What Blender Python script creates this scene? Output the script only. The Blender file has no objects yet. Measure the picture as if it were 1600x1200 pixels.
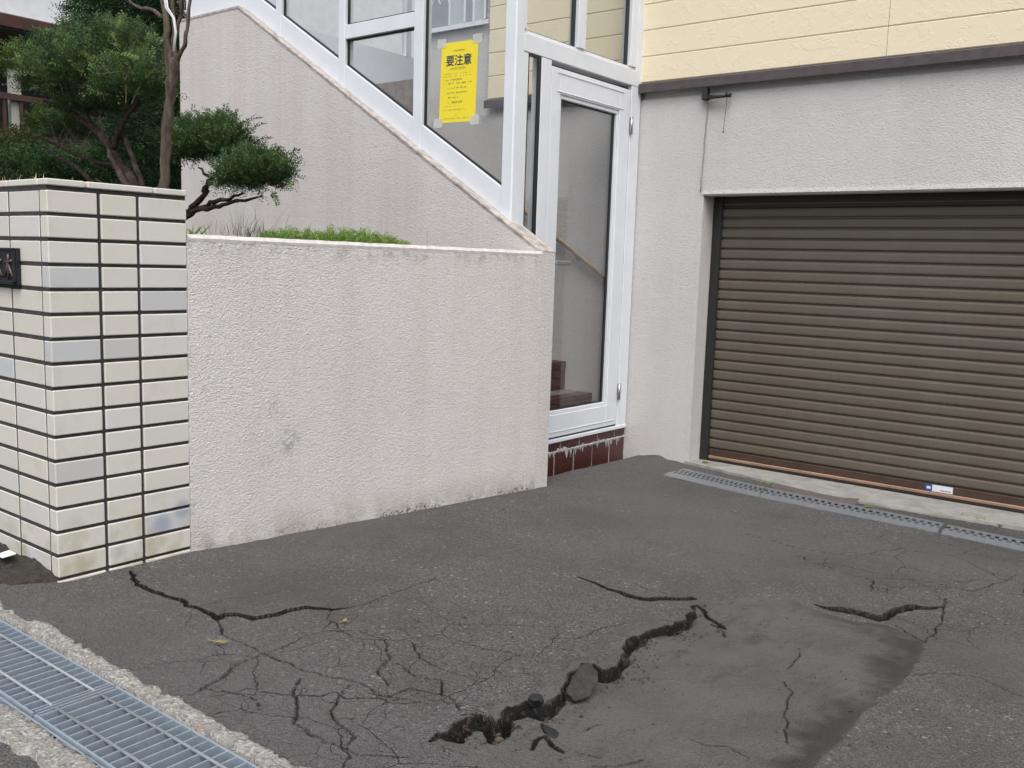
import bpy, bmesh, math, random
import numpy as np
from mathutils import Vector, Matrix
C = bpy.context.scene
rad = math.radians

# ------------------------------------------------------------------ camera
R = np.array([[0.7836917, 0.6203626, 0.0312659],
              [0.1036834, -0.0810201, -0.9913049],
              [-0.6124353, 0.7801192, -0.127816]])      # rows: right, down, forward
FPX, EYE = 1465.548, np.array([0, 0, 1.1])
cd = bpy.data.cameras.new('camera'); cam = bpy.data.objects.new('camera', cd)
C.collection.objects.link(cam); C.camera = cam
cd.sensor_width = 36; cd.lens = FPX / 1600 * 36; cd.clip_start = .05; cd.clip_end = 800
cam.matrix_world = Matrix(((R[0, 0], -R[1, 0], -R[2, 0], 0), (R[0, 1], -R[1, 1], -R[2, 1], 0),
                           (R[0, 2], -R[1, 2], -R[2, 2], 1.1), (0, 0, 0, 1)))
C.render.resolution_x, C.render.resolution_y = 1024, 768
# ------------------------------------------------------------------ light: overcast day
SUN_EL, SUN_AZ = rad(56), rad(140)      # azimuth clockwise from +Y
w = bpy.data.worlds.new('World'); C.world = w; w.use_nodes = True
nt = w.node_tree; nt.nodes.clear()
sky = nt.nodes.new('ShaderNodeTexSky'); sky.sky_type = 'NISHITA'; sky.sun_disc = False
sky.sun_elevation = SUN_EL; sky.sun_rotation = SUN_AZ; sky.dust_density = 4; sky.air_density = 1.2; sky.ozone_density = 1
hs = nt.nodes.new('ShaderNodeHueSaturation'); hs.inputs['Saturation'].default_value = .58
bg = nt.nodes.new('ShaderNodeBackground'); bg.inputs[1].default_value = .15
wo = nt.nodes.new('ShaderNodeOutputWorld')
nt.links.new(sky.outputs[0], hs.inputs['Color']); nt.links.new(hs.outputs[0], bg.inputs[0]); nt.links.new(bg.outputs[0], wo.inputs[0])
sl = bpy.data.lights.new('sun', 'SUN'); sl.energy = 1.5; sl.angle = rad(40); sl.color = (1, .985, .96)
so = bpy.data.objects.new('sun', sl); C.collection.objects.link(so)
sd = Vector((math.sin(SUN_AZ) * math.cos(SUN_EL), math.cos(SUN_AZ) * math.cos(SUN_EL), math.sin(SUN_EL)))
so.rotation_euler = sd.to_track_quat('Z', 'Y').to_euler(); so.location = (0, 0, 20)
vs = C.view_settings; vs.view_transform = 'Standard'; vs.look = 'None'; vs.exposure = .35; vs.gamma = 1; vs.use_curve_mapping = False
C.cycles.use_denoising = True; C.cycles.denoising_prefilter = 'NONE'; C.cycles.denoising_input_passes = 'RGB_ALBEDO_NORMAL'; C.cycles.max_bounces = 10; C.cycles.transparent_max_bounces = 24
C.cycles.caustics_reflective = False; C.cycles.caustics_refractive = False

# ------------------------------------------------------------------ survey helpers: sight lines met with real planes
def ray(px, py):
    d = R.T @ np.array([px - 800, py - 600, FPX]); return d
def onx(px, py, X): d = ray(px, py); return Vector(EYE + d * (X / d[0]))
def ony(px, py, Y): d = ray(px, py); return Vector(EYE + d * (Y / d[1]))
def onz(px, py, Z): d = ray(px, py); return Vector(EYE + d * ((Z - 1.1) / d[2]))
def zg(x, y):
    t0 = np.clip((y - 1.2) / .3, 0, 1); t = np.clip((y - 1.97) / 2.28, 0, 1); t2 = np.clip((y - 4.2) / 1.35, 0, 1)
    return -.026 * t0 - .137 * t - .028 * t2
def ong(px, py):
    z = 0.
    for _ in range(12):
        p = onz(px, py, z); z = float(zg(p.x, p.y))
    return onz(px, py, z)

# ------------------------------------------------------------------ mesh helpers
class MB:
    def __init__(s): s.v = []; s.f = []
    def add(s, vs, fs):
        n = len(s.v); s.v += [tuple(v) for v in vs]; s.f += [tuple(n + i for i in f) for f in fs]; return s
    def box(s, a, b):
        (x0, y0, z0), (x1, y1, z1) = a, b
        x0, x1 = min(x0, x1), max(x0, x1); y0, y1 = min(y0, y1), max(y0, y1); z0, z1 = min(z0, z1), max(z0, z1)
        return s.add([(x0, y0, z0), (x1, y0, z0), (x1, y1, z0), (x0, y1, z0), (x0, y0, z1), (x1, y0, z1), (x1, y1, z1), (x0, y1, z1)],
                     [(0, 3, 2, 1), (4, 5, 6, 7), (0, 1, 5, 4), (1, 2, 6, 5), (2, 3, 7, 6), (3, 0, 4, 7)])
    def prism(s, pts, d):
        """polygon of 3-D points pushed along vector d"""
        n = len(pts); P = [Vector(p) for p in pts]; d = Vector(d)
        nrm = Vector((0, 0, 0))
        for i in range(n): nrm += P[i].cross(P[(i + 1) % n])
        if nrm.dot(d) > 0: P.reverse()
        Q = [p + d for p in P]
        return s.add(P + Q, [tuple(range(n)), tuple(range(2 * n - 1, n - 1, -1))] + [(i, i + n, (i + 1) % n + n, (i + 1) % n) for i in range(n)])
    def tube(s, pts, rs, k=8, cap=True):
        P = [Vector(p) for p in pts]; rs = rs if hasattr(rs, '__len__') else [rs] * len(P)
        up = Vector((.13, .31, .94)); rings = []
        for i, p in enumerate(P):
            t = (P[min(i + 1, len(P) - 1)] - P[max(i - 1, 0)]).normalized()
            a = t.cross(up); a = a.normalized() if a.length > .05 else t.cross(Vector((1, 0, 0))).normalized()
            b = t.cross(a); rings.append([p + (a * math.cos(2 * math.pi * j / k) + b * math.sin(2 * math.pi * j / k)) * rs[i] for j in range(k)])
        vs = [v for r in rings for v in r]
        fs = [(i * k + j, i * k + (j + 1) % k, (i + 1) * k + (j + 1) % k, (i + 1) * k + j) for i in range(len(P) - 1) for j in range(k)]
        if cap: fs += [tuple(range(k - 1, -1, -1)), tuple((len(P) - 1) * k + j for j in range(k))]
        return s.add(vs, fs)
    def build(s, name, mat, parent=None, smooth=False, bevel=0, origin=None):
        me = bpy.data.meshes.new(name)
        me.from_pydata(s.v, [], s.f); me.update()
        bm = bmesh.new(); bm.from_mesh(me); bmesh.ops.recalc_face_normals(bm, faces=bm.faces)
        if bevel:
            es = [e for e in bm.edges if len(e.link_faces) == 2 and e.calc_face_angle(0) > .6]
            bmesh.ops.bevel(bm, geom=es, offset=bevel, segments=1 if bevel < .006 else 2, affect='EDGES', clamp_overlap=True)
        bm.to_mesh(me); bm.free()
        return link(name, me, mat, parent, smooth)
def link(name, me, mat, parent=None, smooth=False):
    if mat and not me.materials: me.materials.append(mat)
    if smooth: me.polygons.foreach_set('use_smooth', [True] * len(me.polygons))
    o = bpy.data.objects.new(name, me); C.collection.objects.link(o)
    if parent:
        o.parent = parent; o.matrix_parent_inverse = Matrix.Translation(-Vector(parent.location))
    return o
def tag(o, label=None, cat=None, group=None, kind=None):
    for k, v in (('label', label), ('category', cat), ('group', group), ('kind', kind)):
        if v: o[k] = v
    return o
def thing(name, loc, label, cat, group=None):
    o = bpy.data.objects.new(name, None); o.location = loc; o.empty_display_size = .1; C.collection.objects.link(o)
    return tag(o, label, cat, group)
def box(name, a, b, mat, parent=None, bevel=0): return MB().box(a, b).build(name, mat, parent, bevel=bevel)
def copy_part(src, loc, parent=None):
    o = src.copy(); C.collection.objects.link(o); o.location = loc
    if parent: o.parent = parent; o.matrix_parent_inverse = Matrix.Translation(-Vector(parent.location))
    return o

# ------------------------------------------------------------------ materials
class Mat:
    def __init__(s, name, col, rough=.8, metal=0, spec=.5):
        s.m = bpy.data.materials.new(name); s.m.use_nodes = True; s.t = s.m.node_tree; s.b = s.t.nodes['Principled BSDF']
        s.b.inputs['Base Color'].default_value = (*col, 1); s.b.inputs['Roughness'].default_value = rough
        s.b.inputs['Metallic'].default_value = metal; s.b.inputs['Specular IOR Level'].default_value = spec
        g = s.n('ShaderNodeNewGeometry'); s.pos = g.outputs['Position']; s.geo = g
        s.col = s.n('ShaderNodeRGB').outputs[0]; s.col.default_value = (*col, 1)
        s.bump = None
    def n(s, t, **kw):
        x = s.t.nodes.new(t)
        for k, v in kw.items(): setattr(x, k, v)
        return x
    def put(s, node, **inp):
        for k, v in inp.items():
            k = k.replace('_', ' ')
            if hasattr(v, 'is_linked') or isinstance(v, bpy.types.NodeSocket): s.t.links.new(v, node.inputs[k])
            else: node.inputs[k].default_value = v
        return node
    def map(s, scale=(1, 1, 1), src=None, loc=(0, 0, 0)):
        m = s.n('ShaderNodeMapping'); m.inputs['Scale'].default_value = scale; m.inputs['Location'].default_value = loc
        s.t.links.new(src or s.pos, m.inputs[0]); return m.outputs[0]
    def noise(s, scale, detail=3, rough=.55, vec=None, dist=0):
        x = s.n('ShaderNodeTexNoise'); s.put(x, Scale=scale, Detail=detail, Roughness=rough, Distortion=dist, Vector=vec or s.pos); return x.outputs[0]
    def vor(s, scale, feat='F1', vec=None, out=0):
        x = s.n('ShaderNodeTexVoronoi', feature=feat); s.put(x, Scale=scale, Vector=vec or s.pos); return x.outputs[out]
    def ramp(s, v, lo, hi, a=0., b=1.):
        x = s.n('ShaderNodeMapRange', interpolation_type='SMOOTHSTEP')
        for i, q in enumerate((v, lo, hi, a, b)):
            if isinstance(q, bpy.types.NodeSocket): s.t.links.new(q, x.inputs[i])
            else: x.inputs[i].default_value = q
        return x.outputs[0]
    def math(s, op, a, b=0.):
        x = s.n('ShaderNodeMath', operation=op)
        for i, q in enumerate((a, b)):
            if isinstance(q, bpy.types.NodeSocket): s.t.links.new(q, x.inputs[i])
            else: x.inputs[i].default_value = q
        return x.outputs[0]
    def mix(s, fac, colour, mode='MIX'):
        """lay a colour over the running base colour"""
        x = s.n('ShaderNodeMix', data_type='RGBA', blend_type=mode)
        s.t.links.new(s.col, x.inputs[6])
        if isinstance(fac, bpy.types.NodeSocket): s.t.links.new(fac, x.inputs[0])
        else: x.inputs[0].default_value = fac
        if isinstance(colour, bpy.types.NodeSocket): s.t.links.new(colour, x.inputs[7])
        else: x.inputs[7].default_value = (*colour, 1)
        s.col = x.outputs[2]; return s
    def relief(s, h, dist=.003, strength=1.):
        x = s.n('ShaderNodeBump'); s.put(x, Height=h, Distance=dist, Strength=strength)
        if s.bump: s.t.links.new(s.bump, x.inputs['Normal'])
        s.bump = x.outputs[0]; return s
    def near(s, p, r, soft=.5):
        x = s.n('ShaderNodeVectorMath', operation='DISTANCE'); s.t.links.new(s.pos, x.inputs[0]); x.inputs[1].default_value = p
        return s.ramp(x.outputs['Value'], r * (1 - soft), r, 1., 0.)
    def z(s):
        x = s.n('ShaderNodeSeparateXYZ'); s.t.links.new(s.pos, x.inputs[0]); return x.outputs
    def rnd(s): return s.n('ShaderNodeObjectInfo').outputs['Random']
    def attr(s, name):
        x = s.n('ShaderNodeAttribute'); x.attribute_name = name; return x
    def done(s):
        s.t.links.new(s.col, s.b.inputs['Base Color'])
        if s.bump: s.t.links.new(s.bump, s.b.inputs['Normal'])
        return s.m

def stucco(name, col, streak=.5, grain=1., stains=(), zt=None):
    m = Mat(name, col, .9, spec=.25)
    sv = m.map((1, 1, 1.6))
    h = m.noise(82, 2.5, .55, sv, 1.1); h2 = m.noise(170, 2, .6)
    m.mix(m.ramp(m.noise(1.3, 4, .6), .35, .75, 0, .35), tuple(c * .82 for c in col))
    st = m.noise(1., 3, .6, m.map((5, 5, .22)))
    st2 = m.noise(1., 4, .65, m.map((17, 17, .45)))
    m.mix(m.ramp(st, .38, .78, 0, .55 * streak), tuple(c * k for c, k in zip(col, (.66, .63, .58))))
    m.mix(m.ramp(st2, .55, .8, 0, .35 * streak), tuple(c * k for c, k in zip(col, (.62, .57, .5))))
    m.mix(m.ramp(h, .3, .47, .35, 0), tuple(c * .6 for c in col))         # darker in the hollows of the relief
    if zt is not None:                                                  # soot band under the wet top edge and splash at the foot
        z = m.z()[2]
        edge = m.math('MULTIPLY', m.ramp(z, zt - .10, zt, 0, 1), m.ramp(m.noise(14, 4, .7), .45, .7))
        m.mix(m.math('MULTIPLY', edge, .55), (.16, .145, .125))
        hgt = m.math('ADD', m.math('ADD', z, .026), m.math('MULTIPLY', m.math('SUBTRACT', m.z()[1], 1.97), .060))      # height above the falling driveway
        foot = m.math('MULTIPLY', m.ramp(hgt, 0, .16, 1, 0), m.ramp(m.noise(7, 4, .65), .3, .65))
        m.mix(m.math('MULTIPLY', foot, .55), (.33, .285, .235))
        spk = m.math('MULTIPLY', m.ramp(hgt, .005, .055, 1, 0), m.ramp(m.noise(75, 3, .6), .50, .60))
        m.mix(m.math('MULTIPLY', m.math('MULTIPLY', spk, m.ramp(m.noise(3.5, 2), .40, .6)), .85), (.05, .047, .042))
    for p, r, c, k in stains:
        f = m.math('MULTIPLY', m.math('MULTIPLY', m.near(p, r, .8), m.ramp(m.noise(40, 4, .75, m.map((1, 1, .6))), .40, .62)), k)
        m.mix(f, c)
    m.relief(m.math('ADD', h, m.math('MULTIPLY', h2, .25)), .0125 * grain, .9)
    return m.done()
def plain(name, col, rough=.6, metal=0, var=.12, scale=6., bump=0., bscale=200, spec=.5):
    m = Mat(name, col, rough, metal, spec)
    m.mix(m.ramp(m.noise(scale, 4, .6), .3, .75, 0, 1), tuple(c * (1 - var) for c in col))
    if bump: m.relief(m.noise(bscale, 3), bump)
    return m.done()

M = {}
M['stucco_low'] = stucco('stucco_low', (.735, .702, .684), .34, .78, zt=1.15, stains=[(onx(452, 690, -3.072), .075, (.30, .30, .31), .75), (onx(432, 640, -3.072), .06, (.34, .33, .33), .5), (onx(415, 720, -3.072), .05, (.36, .35, .35), .4), (onx(300, 795, -3.072), .04, (.22, .25, .33), .8), (onx(862, 410, -3.073), .14, (.30, .26, .22), .7), (onx(860, 520, -3.073), .16, (.42, .36, .31), .6)])
M['stucco_stair'] = stucco('stucco_stair', (.68, .648, .634), .55, .75)
M['stucco_house'] = stucco('stucco_house', (.615, .598, .592), .2, .62)
M['mortar_white'] = plain('mortar_white', (.66, .63, .605), .9, var=.25, scale=26, bump=.0015, bscale=120)
def tilem(name, col):
    m = Mat(name, col, .42, spec=.45)
    m.mix(m.math('MULTIPLY', m.rnd(), .5), tuple(c * k for c, k in zip(col, (.95, .90, .82))))
    m.mix(m.ramp(m.noise(900, 2), .35, .62, .22, 0), tuple(c * .55 for c in col))
    m.mix(m.ramp(m.noise(9, 5, .65), .5, .8, 0, .4), tuple(c * k for c, k in zip(col, (.72, .70, .6))))
    z = m.z()[2]; m.mix(m.math('MULTIPLY', m.ramp(z, 0, .3, .7, 0), m.ramp(m.noise(12, 4), .4, .7)), (.40, .37, .25))
    for p, r in (((-3.072, *onx(253, 820, -3.072)[1:]), .055), ((-3.072, *onx(285, 795, -3.072)[1:]), .05)):
        m.mix(m.math('MULTIPLY', m.near(p, r, .7), .75), (.30, .33, .40))
    m.relief(m.noise(300, 2), .0006); return m.done()
M['tile_cream'] = tilem('tile_cream', (.665, .648, .602)); M['tile_pale'] = tilem('tile_pale', (.65, .642, .618)); M['tile_grey'] = tilem('tile_grey', (.56, .57, .585))
M['mortar_worn'] = plain('mortar_worn', (.50, .455, .42), .95, var=.5, scale=22, bump=.003, bscale=110)
M['joint'] = plain('joint_mortar', (.055, .052, .05), .95, var=.45, scale=25, bump=.002)
M['frame'] = plain('white_aluminium', (.72, .75, .80), .42, var=.07, scale=5)
M['rubber'] = plain('black_rubber', (.012, .014, .016), .5)
M['steel'] = plain('stainless', (.55, .55, .54), .35, 1, var=.2)
M['brass_grey'] = plain('door_handle_metal', (.26, .26, .28), .45, .4)
M['flash'] = plain('brown_flashing', (.085, .07, .072), .5, var=.35, scale=18)
M['bracket'] = plain('black_iron', (.02, .022, .024), .5)
M['cable'] = plain('grey_cable', (.33, .30, .27), .7)
M['rail_wood'] = plain('brown_handrail', (.34, .275, .21), .35, var=.2)
M['sidecap'] = plain('concrete_rough', (.40, .385, .36), .95, var=.4, scale=25, bump=.003, bscale=120)
def glassm():
    m = bpy.data.materials.new('window_glass'); m.use_nodes = True; t = m.node_tree; t.nodes.clear()
    o = t.nodes.new('ShaderNodeOutputMaterial'); mx = t.nodes.new('ShaderNodeMixShader'); g = t.nodes.new('ShaderNodeNewGeometry')
    tr = t.nodes.new('ShaderNodeBsdfTransparent'); tr.inputs[0].default_value = (.990, .996, .993, 1)
    gl = t.nodes.new('ShaderNodeBsdfGlossy'); gl.inputs['Roughness'].default_value = .0; gl.inputs[0].default_value = (1, 1, 1, 1)
    
    dt = t.nodes.new('ShaderNodeVectorMath'); dt.operation = 'DOT_PRODUCT'; t.links.new(g.outputs['Normal'], dt.inputs[0]); t.links.new(g.outputs['Incoming'], dt.inputs[1])
    def mt(op, a, b):
        x = t.nodes.new('ShaderNodeMath'); x.operation = op
        for i, q in enumerate((a, b)):
            if isinstance(q, (int, float)): x.inputs[i].default_value = q
            else: t.links.new(q, x.inputs[i])
        return x.outputs[0]
    fres = mt('ADD', mt('MULTIPLY', mt('POWER', mt('SUBTRACT', 1., mt('ABSOLUTE', dt.outputs['Value'], 0.)), 5.), .955), .042)     # Schlick, same from both sides
    t.links.new(fres, mx.inputs[0]); t.links.new(tr.outputs[0], mx.inputs[1]); t.links.new(gl.outputs[0], mx.inputs[2]); t.links.new(mx.outputs[0], o.inputs[0])
    return m
M['glass'] = glassm()
def sidingm():
    c = (.77, .68, .505); m = Mat('yellow_siding', c, .65, spec=.35)
    v = m.map((1, 1, 1)); e = m.vor(24, 'DISTANCE_TO_EDGE', m.n('ShaderNodeVectorMath').outputs[0])
    vm = e.node.inputs['Vector'].links[0].from_node; nz = m.n('ShaderNodeTexNoise'); nz.inputs['Scale'].default_value = 9; nz.inputs['Detail'].default_value = 3
    m.t.links.new(m.pos, nz.inputs['Vector']); m.t.links.new(m.pos, vm.inputs[0])
    sc = m.n('ShaderNodeVectorMath', operation='SCALE'); m.t.links.new(nz.outputs['Color'], sc.inputs[0]); sc.inputs['Scale'].default_value = .12; m.t.links.new(sc.outputs[0], vm.inputs[1])
    br = m.ramp(m.noise(11, 3), .48, .6)
    m.mix(m.math('MULTIPLY', m.ramp(e, 0, .05, 1, 0), m.math('MULTIPLY', br, .05)), (.5, .40, .2))
    m.mix(m.ramp(m.noise(2, 4), .4, .75, 0, .25), (.78, .69, .50))
    h = m.math('MULTIPLY', m.ramp(e, 0, .10, 0, 1), br)
    m.relief(m.math('ADD', h, m.math('MULTIPLY', m.noise(60, 3), .6)), .0009, .8); return m.done()
M['siding'] = sidingm()
def shutterm():
    c = (.108, .091, .070); m = Mat('bronze_shutter', c, .5, .15)
    m.mix(m.ramp(m.noise(1, 4, .6, m.map((6, 1, .8))), .4, .7, 0, .5), (.122, .112, .092))
    m.mix(m.ramp(m.noise(1, 3, .6, m.map((60, 1, 3))), .5, .75, 0, .35), (.10, .075, .05))
    m.mix(m.math('MULTIPLY', m.rnd(), .35), (.118, .098, .068))
    m.mix(m.ramp(m.noise(90, 2), .74, .8, 0, .5), (.3, .29, .26)); return m.done()
M['shutter'] = shutterm()
M['guide'] = plain('dark_guide', (.016, .015, .014), .5)
M['bar_brown'] = plain('bottom_bar_brown', (.075, .045, .032), .45, .2, var=.3, scale=12)
M['bar_copper'] = plain('bottom_bar_copper', (.42, .27, .19), .35, .5, var=.2, scale=12)
M['sill'] = plain('concrete_sill', (.33, .325, .305), .92, var=.35, scale=9, bump=.002, bscale=150)
def redtile():
    c = (.055, .016, .014); m = Mat('maroon_tile', c, .35)
    m.mix(m.math('MULTIPLY', m.rnd(), .6), (.085, .03, .024)); m.mix(m.ramp(m.noise(20, 5, .7), .6, .78, 0, .6), (.35, .33, .32)); return m.done()
M['redtile'] = redtile()
M['grout_white'] = plain('pale_grout', (.45, .45, .45), .9, var=.5, scale=40)
def galv(name, col, r):
    m = Mat(name, col, r, .35); m.mix(m.ramp(m.vor(60, out=1), .2, .8, 0, .5), tuple(c * .8 for c in col))
    m.mix(m.ramp(m.noise(14, 4, .7), .5, .8, 0, .45), (.30, .27, .22)); return m.done()
M['galv'] = galv('galvanised_steel', (.33, .39, .455), .45); M['galv_rod'] = galv('galvanised_rod', (.30, .33, .36), .65); M['galv_cover'] = galv('drain_cover_steel', (.23, .25, .27), .5)
M['hole'] = plain('drain_dark', (.012, .012, .012), .9)
def kerb():
    m = Mat('old_concrete', (.27, .258, .235), .95, spec=.2)
    ag = m.vor(130, out=1); sp = m.n('ShaderNodeSeparateColor'); m.t.links.new(ag, sp.inputs[0])
    m.mix(m.ramp(sp.outputs[0], .55, .9, 0, .7), (.42, .41, .385)); m.mix(m.ramp(sp.outputs[1], .72, .85, 0, .7), (.16, .15, .15))
    v2 = m.n('ShaderNodeSeparateColor'); m.t.links.new(m.vor(45, out=1), v2.inputs[0]); m.mix(m.ramp(v2.outputs[2], .985, .99, 0, .4), (.30, .15, .11))
    m.mix(m.ramp(m.noise(12, 4, .7), .5, .75, 0, .6), (.16, .145, .12)); m.relief(m.vor(130), .004); m.relief(m.noise(35, 4), .01); return m.done()
M['kerb'] = kerb()
M['soil'] = plain('dark_soil', (.05, .042, .034), .98, var=.6, scale=40, bump=.02, bscale=60)
M['bitumen'] = plain('broken_bitumen', (.014, .014, .016), .55, var=.5, scale=60, bump=.006, bscale=140)
M['rubble'] = plain('broken_aggregate', (.13, .10, .07), .95, var=.6, scale=50, bump=.006, bscale=120)
M['rubble_dark'] = plain('asphalt_crumb', (.055, .05, .046), .95, var=.6, scale=200)
M['flake'] = plain('asphalt_flake_face', (.048, .046, .043), .95, var=.45, scale=45, bump=.006, bscale=160)

def asphalt(name, patchy=True):
    c = (.108, .104, .1015); m = Mat(name, c, .92, spec=.25)
    def cells(scale, ch):
        s = m.n('ShaderNodeSeparateColor'); m.t.links.new(m.vor(scale, out=1), s.inputs[0]); return s.outputs[ch]
    a1 = cells(230, 0); a2 = cells(190, 1); a3 = cells(115, 2)
    m.mix(m.ramp(a1, .35, 1, 0, .75), (.205, .20, .196)); m.mix(m.ramp(a1, 0, .35, .75, 0), (.045, .043, .042))
    m.mix(m.ramp(a2, .88, .98, 0, .5), (.21, .205, .20)); m.mix(m.math('MULTIPLY', m.ramp(a3, .972, .995, 0, .65), m.ramp(m.noise(2.2, 3), .25, .55)), (.42, .41, .40))
    m.mix(m.ramp(m.noise(1.7, 5, .65), .38, .68, 0, .65), (.080, .075, .070))
    m.mix(m.ramp(m.noise(.6, 3, .5), .42, .62, 0, .6), (.142, .1375, .134))
    m.mix(m.ramp(m.noise(9, 5, .7), .58, .8, 0, .5), (.062, .056, .05))
    hh = m.math('ADD', m.math('MULTIPLY', m.vor(260), 1.0), m.math('MULTIPLY', m.vor(120), .9))
    if patchy:
        at = m.attr('surf'); sp = m.n('ShaderNodeSeparateColor'); m.t.links.new(at.outputs['Color'], sp.inputs[0])
        pt, bit_shade, alli = sp.outputs
        # alligator cracks where the surface has broken up
        nz = m.n('ShaderNodeTexNoise'); nz.inputs['Scale'].default_value = 5; nz.inputs['Detail'].default_value = 4; m.t.links.new(m.pos, nz.inputs['Vector'])
        sc = m.n('ShaderNodeVectorMath', operation='SCALE'); sc.inputs['Scale'].default_value = .16; m.t.links.new(nz.outputs['Color'], sc.inputs[0])
        ad = m.n('ShaderNodeVectorMath', operation='ADD'); m.t.links.new(m.pos, ad.inputs[0]); m.t.links.new(sc.outputs[0], ad.inputs[1])
        fl = m.map((1, 1, 0), ad.outputs[0])
        e1 = m.vor(12.5, 'DISTANCE_TO_EDGE', fl); e2 = m.vor(3.2, 'DISTANCE_TO_EDGE', fl)
        on = m.ramp(m.math('ADD', alli, m.math('MULTIPLY', m.math('SUBTRACT', m.noise(4.5, 3), .5), 1.0)), .28, .45)
        wid = m.ramp(m.noise(6, 2), .35, .72, .003, .015)
        k1 = m.math('MULTIPLY', m.ramp(e1, 0, wid, 1, 0), on)
        k2 = m.math('MULTIPLY', m.ramp(e2, 0, .007, 1, 0), m.ramp(m.math('ADD', alli, m.noise(2.3, 2)), .62, .8))
        ck = m.math('MAXIMUM', k1, k2); ck = m.math('MULTIPLY', m.math('MULTIPLY', ck, m.ramp(pt, .2, .5, 1, 0)), m.ramp(m.noise(17, 3, .7), .32, .6, .35, .85))
        # fine sandy patch, dusted brown
        pn = m.noise(3, 5, .65)
        pcol = m.n('ShaderNodeMix', data_type='RGBA'); pcol.inputs[6].default_value = (.108, .101, .098, 1); pcol.inputs[7].default_value = (.085, .078, .075, 1)
        m.t.links.new(m.ramp(pn, .40, .60), pcol.inputs[0])
        m.mix(m.math('MULTIPLY', pt, .93), pcol.outputs[2])
        m.mix(m.math('MULTIPLY', pt, m.ramp(m.noise(330, 2, .6), .48, .66, 0, .7)), (.165, .15, .14)); m.mix(m.math('MULTIPLY', pt, m.ramp(m.noise(260, 2, .6), .56, .68, 0, .7)), (.055, .05, .047))
        m.mix(m.math('MULTIPLY', pt, m.ramp(m.noise(1, 5, .75, m.map((9, 4, 1))), .52, .68, 0, .75)), (.06, .054, .05))
        m.mix(ck, (.022, .020, .018)); m.mix(bit_shade, (.009, .0085, .0085)); m.mix(m.math('MULTIPLY', bit_shade, m.ramp(m.noise(38, 4, .7), .52, .68, 0, .75)), (.080, .063, .046))  # near-black bitumen tone that also carries the shade of the open cracks
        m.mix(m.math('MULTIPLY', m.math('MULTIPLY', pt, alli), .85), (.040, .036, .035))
        amp = m.math('MULTIPLY', hh, m.ramp(pt, 0, 1, 1, .55))
        m.relief(m.math('SUBTRACT', amp, m.math('MULTIPLY', ck, 2.2)), .006, 1.)
        m.relief(m.noise(28, 4, .6), .006, .8)
    else: m.relief(hh, .006); m.relief(m.noise(28, 4), .006)
    return m.done()
M['asphalt'] = asphalt('driveway_asphalt'); M['road'] = asphalt('road_asphalt', False)

# ------------------------------------------------------------------ ground
def nonuni(*segs):
    out = []
    for a, b, s in segs: out += list(np.arange(a, b, s))
    return np.array(out + [segs[-1][1]])
gx = nonuni((-3.24, -1.66, .0050), (-1.66, -.5, .0036), (-.5, .5, .02), (.5, 6, .25)); gy = nonuni((1.222, 1.45, .006), (1.45, 3.62, .0038), (3.62, 5.5, .010), (5.5, 5.8, .02))
GX, GY = np.meshgrid(gx, gy)
def poly(pts, jag=0.):
    P = [np.array(ong(*p)[:2]) for p in pts]
    if not jag: return np.array(P)
    r_ = np.random.default_rng(int(pts[0][0] * 7 + pts[-1][1])); out = [P[0]]
    for a, b in zip(P[:-1], P[1:]):                      # broken, angular edges
        L = np.hypot(*(b - a)); n = max(1, int(L / .028)); nrm = np.array([-(b - a)[1], (b - a)[0]]) / max(L, 1e-6)
        for k in range(1, n): out.append(a + (b - a) * (k + r_.uniform(-.3, .3)) / n + nrm * r_.uniform(-1, 1) * jag)
        out.append(b)
    return np.array(out)
def dist_poly(P):
    """distance, signed side and run length along a polyline for every ground vertex"""
    D = np.full(GX.shape, 9.); S = np.zeros(GX.shape); T = np.zeros(GX.shape); run = 0
    for a, b in zip(P[:-1], P[1:]):
        e = b - a; L = np.hypot(*e); t = np.clip(((GX - a[0]) * e[0] + (GY - a[1]) * e[1]) / L ** 2, 0, 1)
        dx = GX - a[0] - t * e[0]; dy = GY - a[1] - t * e[1]; d = np.hypot(dx, dy); k = d < D
        D[k] = d[k]; S[k] = (e[0] * dy - e[1] * dx)[k]; T[k] = (run + t * L)[k]; run += L
    return D, np.sign(S), T / run
def inside(P):
    r = np.zeros(GX.shape, bool); j = len(P) - 1
    for i in range(len(P)):
        c = ((P[i, 1] > GY) != (P[j, 1] > GY)) & (GX < (P[j, 0] - P[i, 0]) * (GY - P[i, 1]) / (P[j, 1] - P[i, 1] + 1e-12) + P[i, 0]); r ^= c; j = i
    return r
rng = np.random.default_rng(5)
def vnoise(X, Y, s, seed):
    g = np.random.default_rng(seed).random((256, 256)); x = X * s; y = Y * s
    xi = np.floor(x).astype(int); yi = np.floor(y).astype(int); fx = x - xi; fy = y - yi; fx = fx * fx * (3 - 2 * fx); fy = fy * fy * (3 - 2 * fy)
    q = lambda i, j: g[(yi + j) % 256, (xi + i) % 256]
    return (q(0, 0) * (1 - fx) + q(1, 0) * fx) * (1 - fy) + (q(0, 1) * (1 - fx) + q(1, 1) * fx) * fy - .5
Z = zg(GX, GY) + .012 * vnoise(GX, GY, 1.7, 1) + .006 * vnoise(GX, GY, 5, 2) + .0025 * vnoise(GX, GY, 22, 3)
wx = .012 * vnoise(GX, GY, 30, 7) + .006 * vnoise(GX, GY, 90, 8)         # ragged edges: wander of the crack lines
wd = np.abs(wx)
BIT_SHADE = np.zeros(GX.shape); PATCH = np.zeros(GX.shape)
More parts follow.
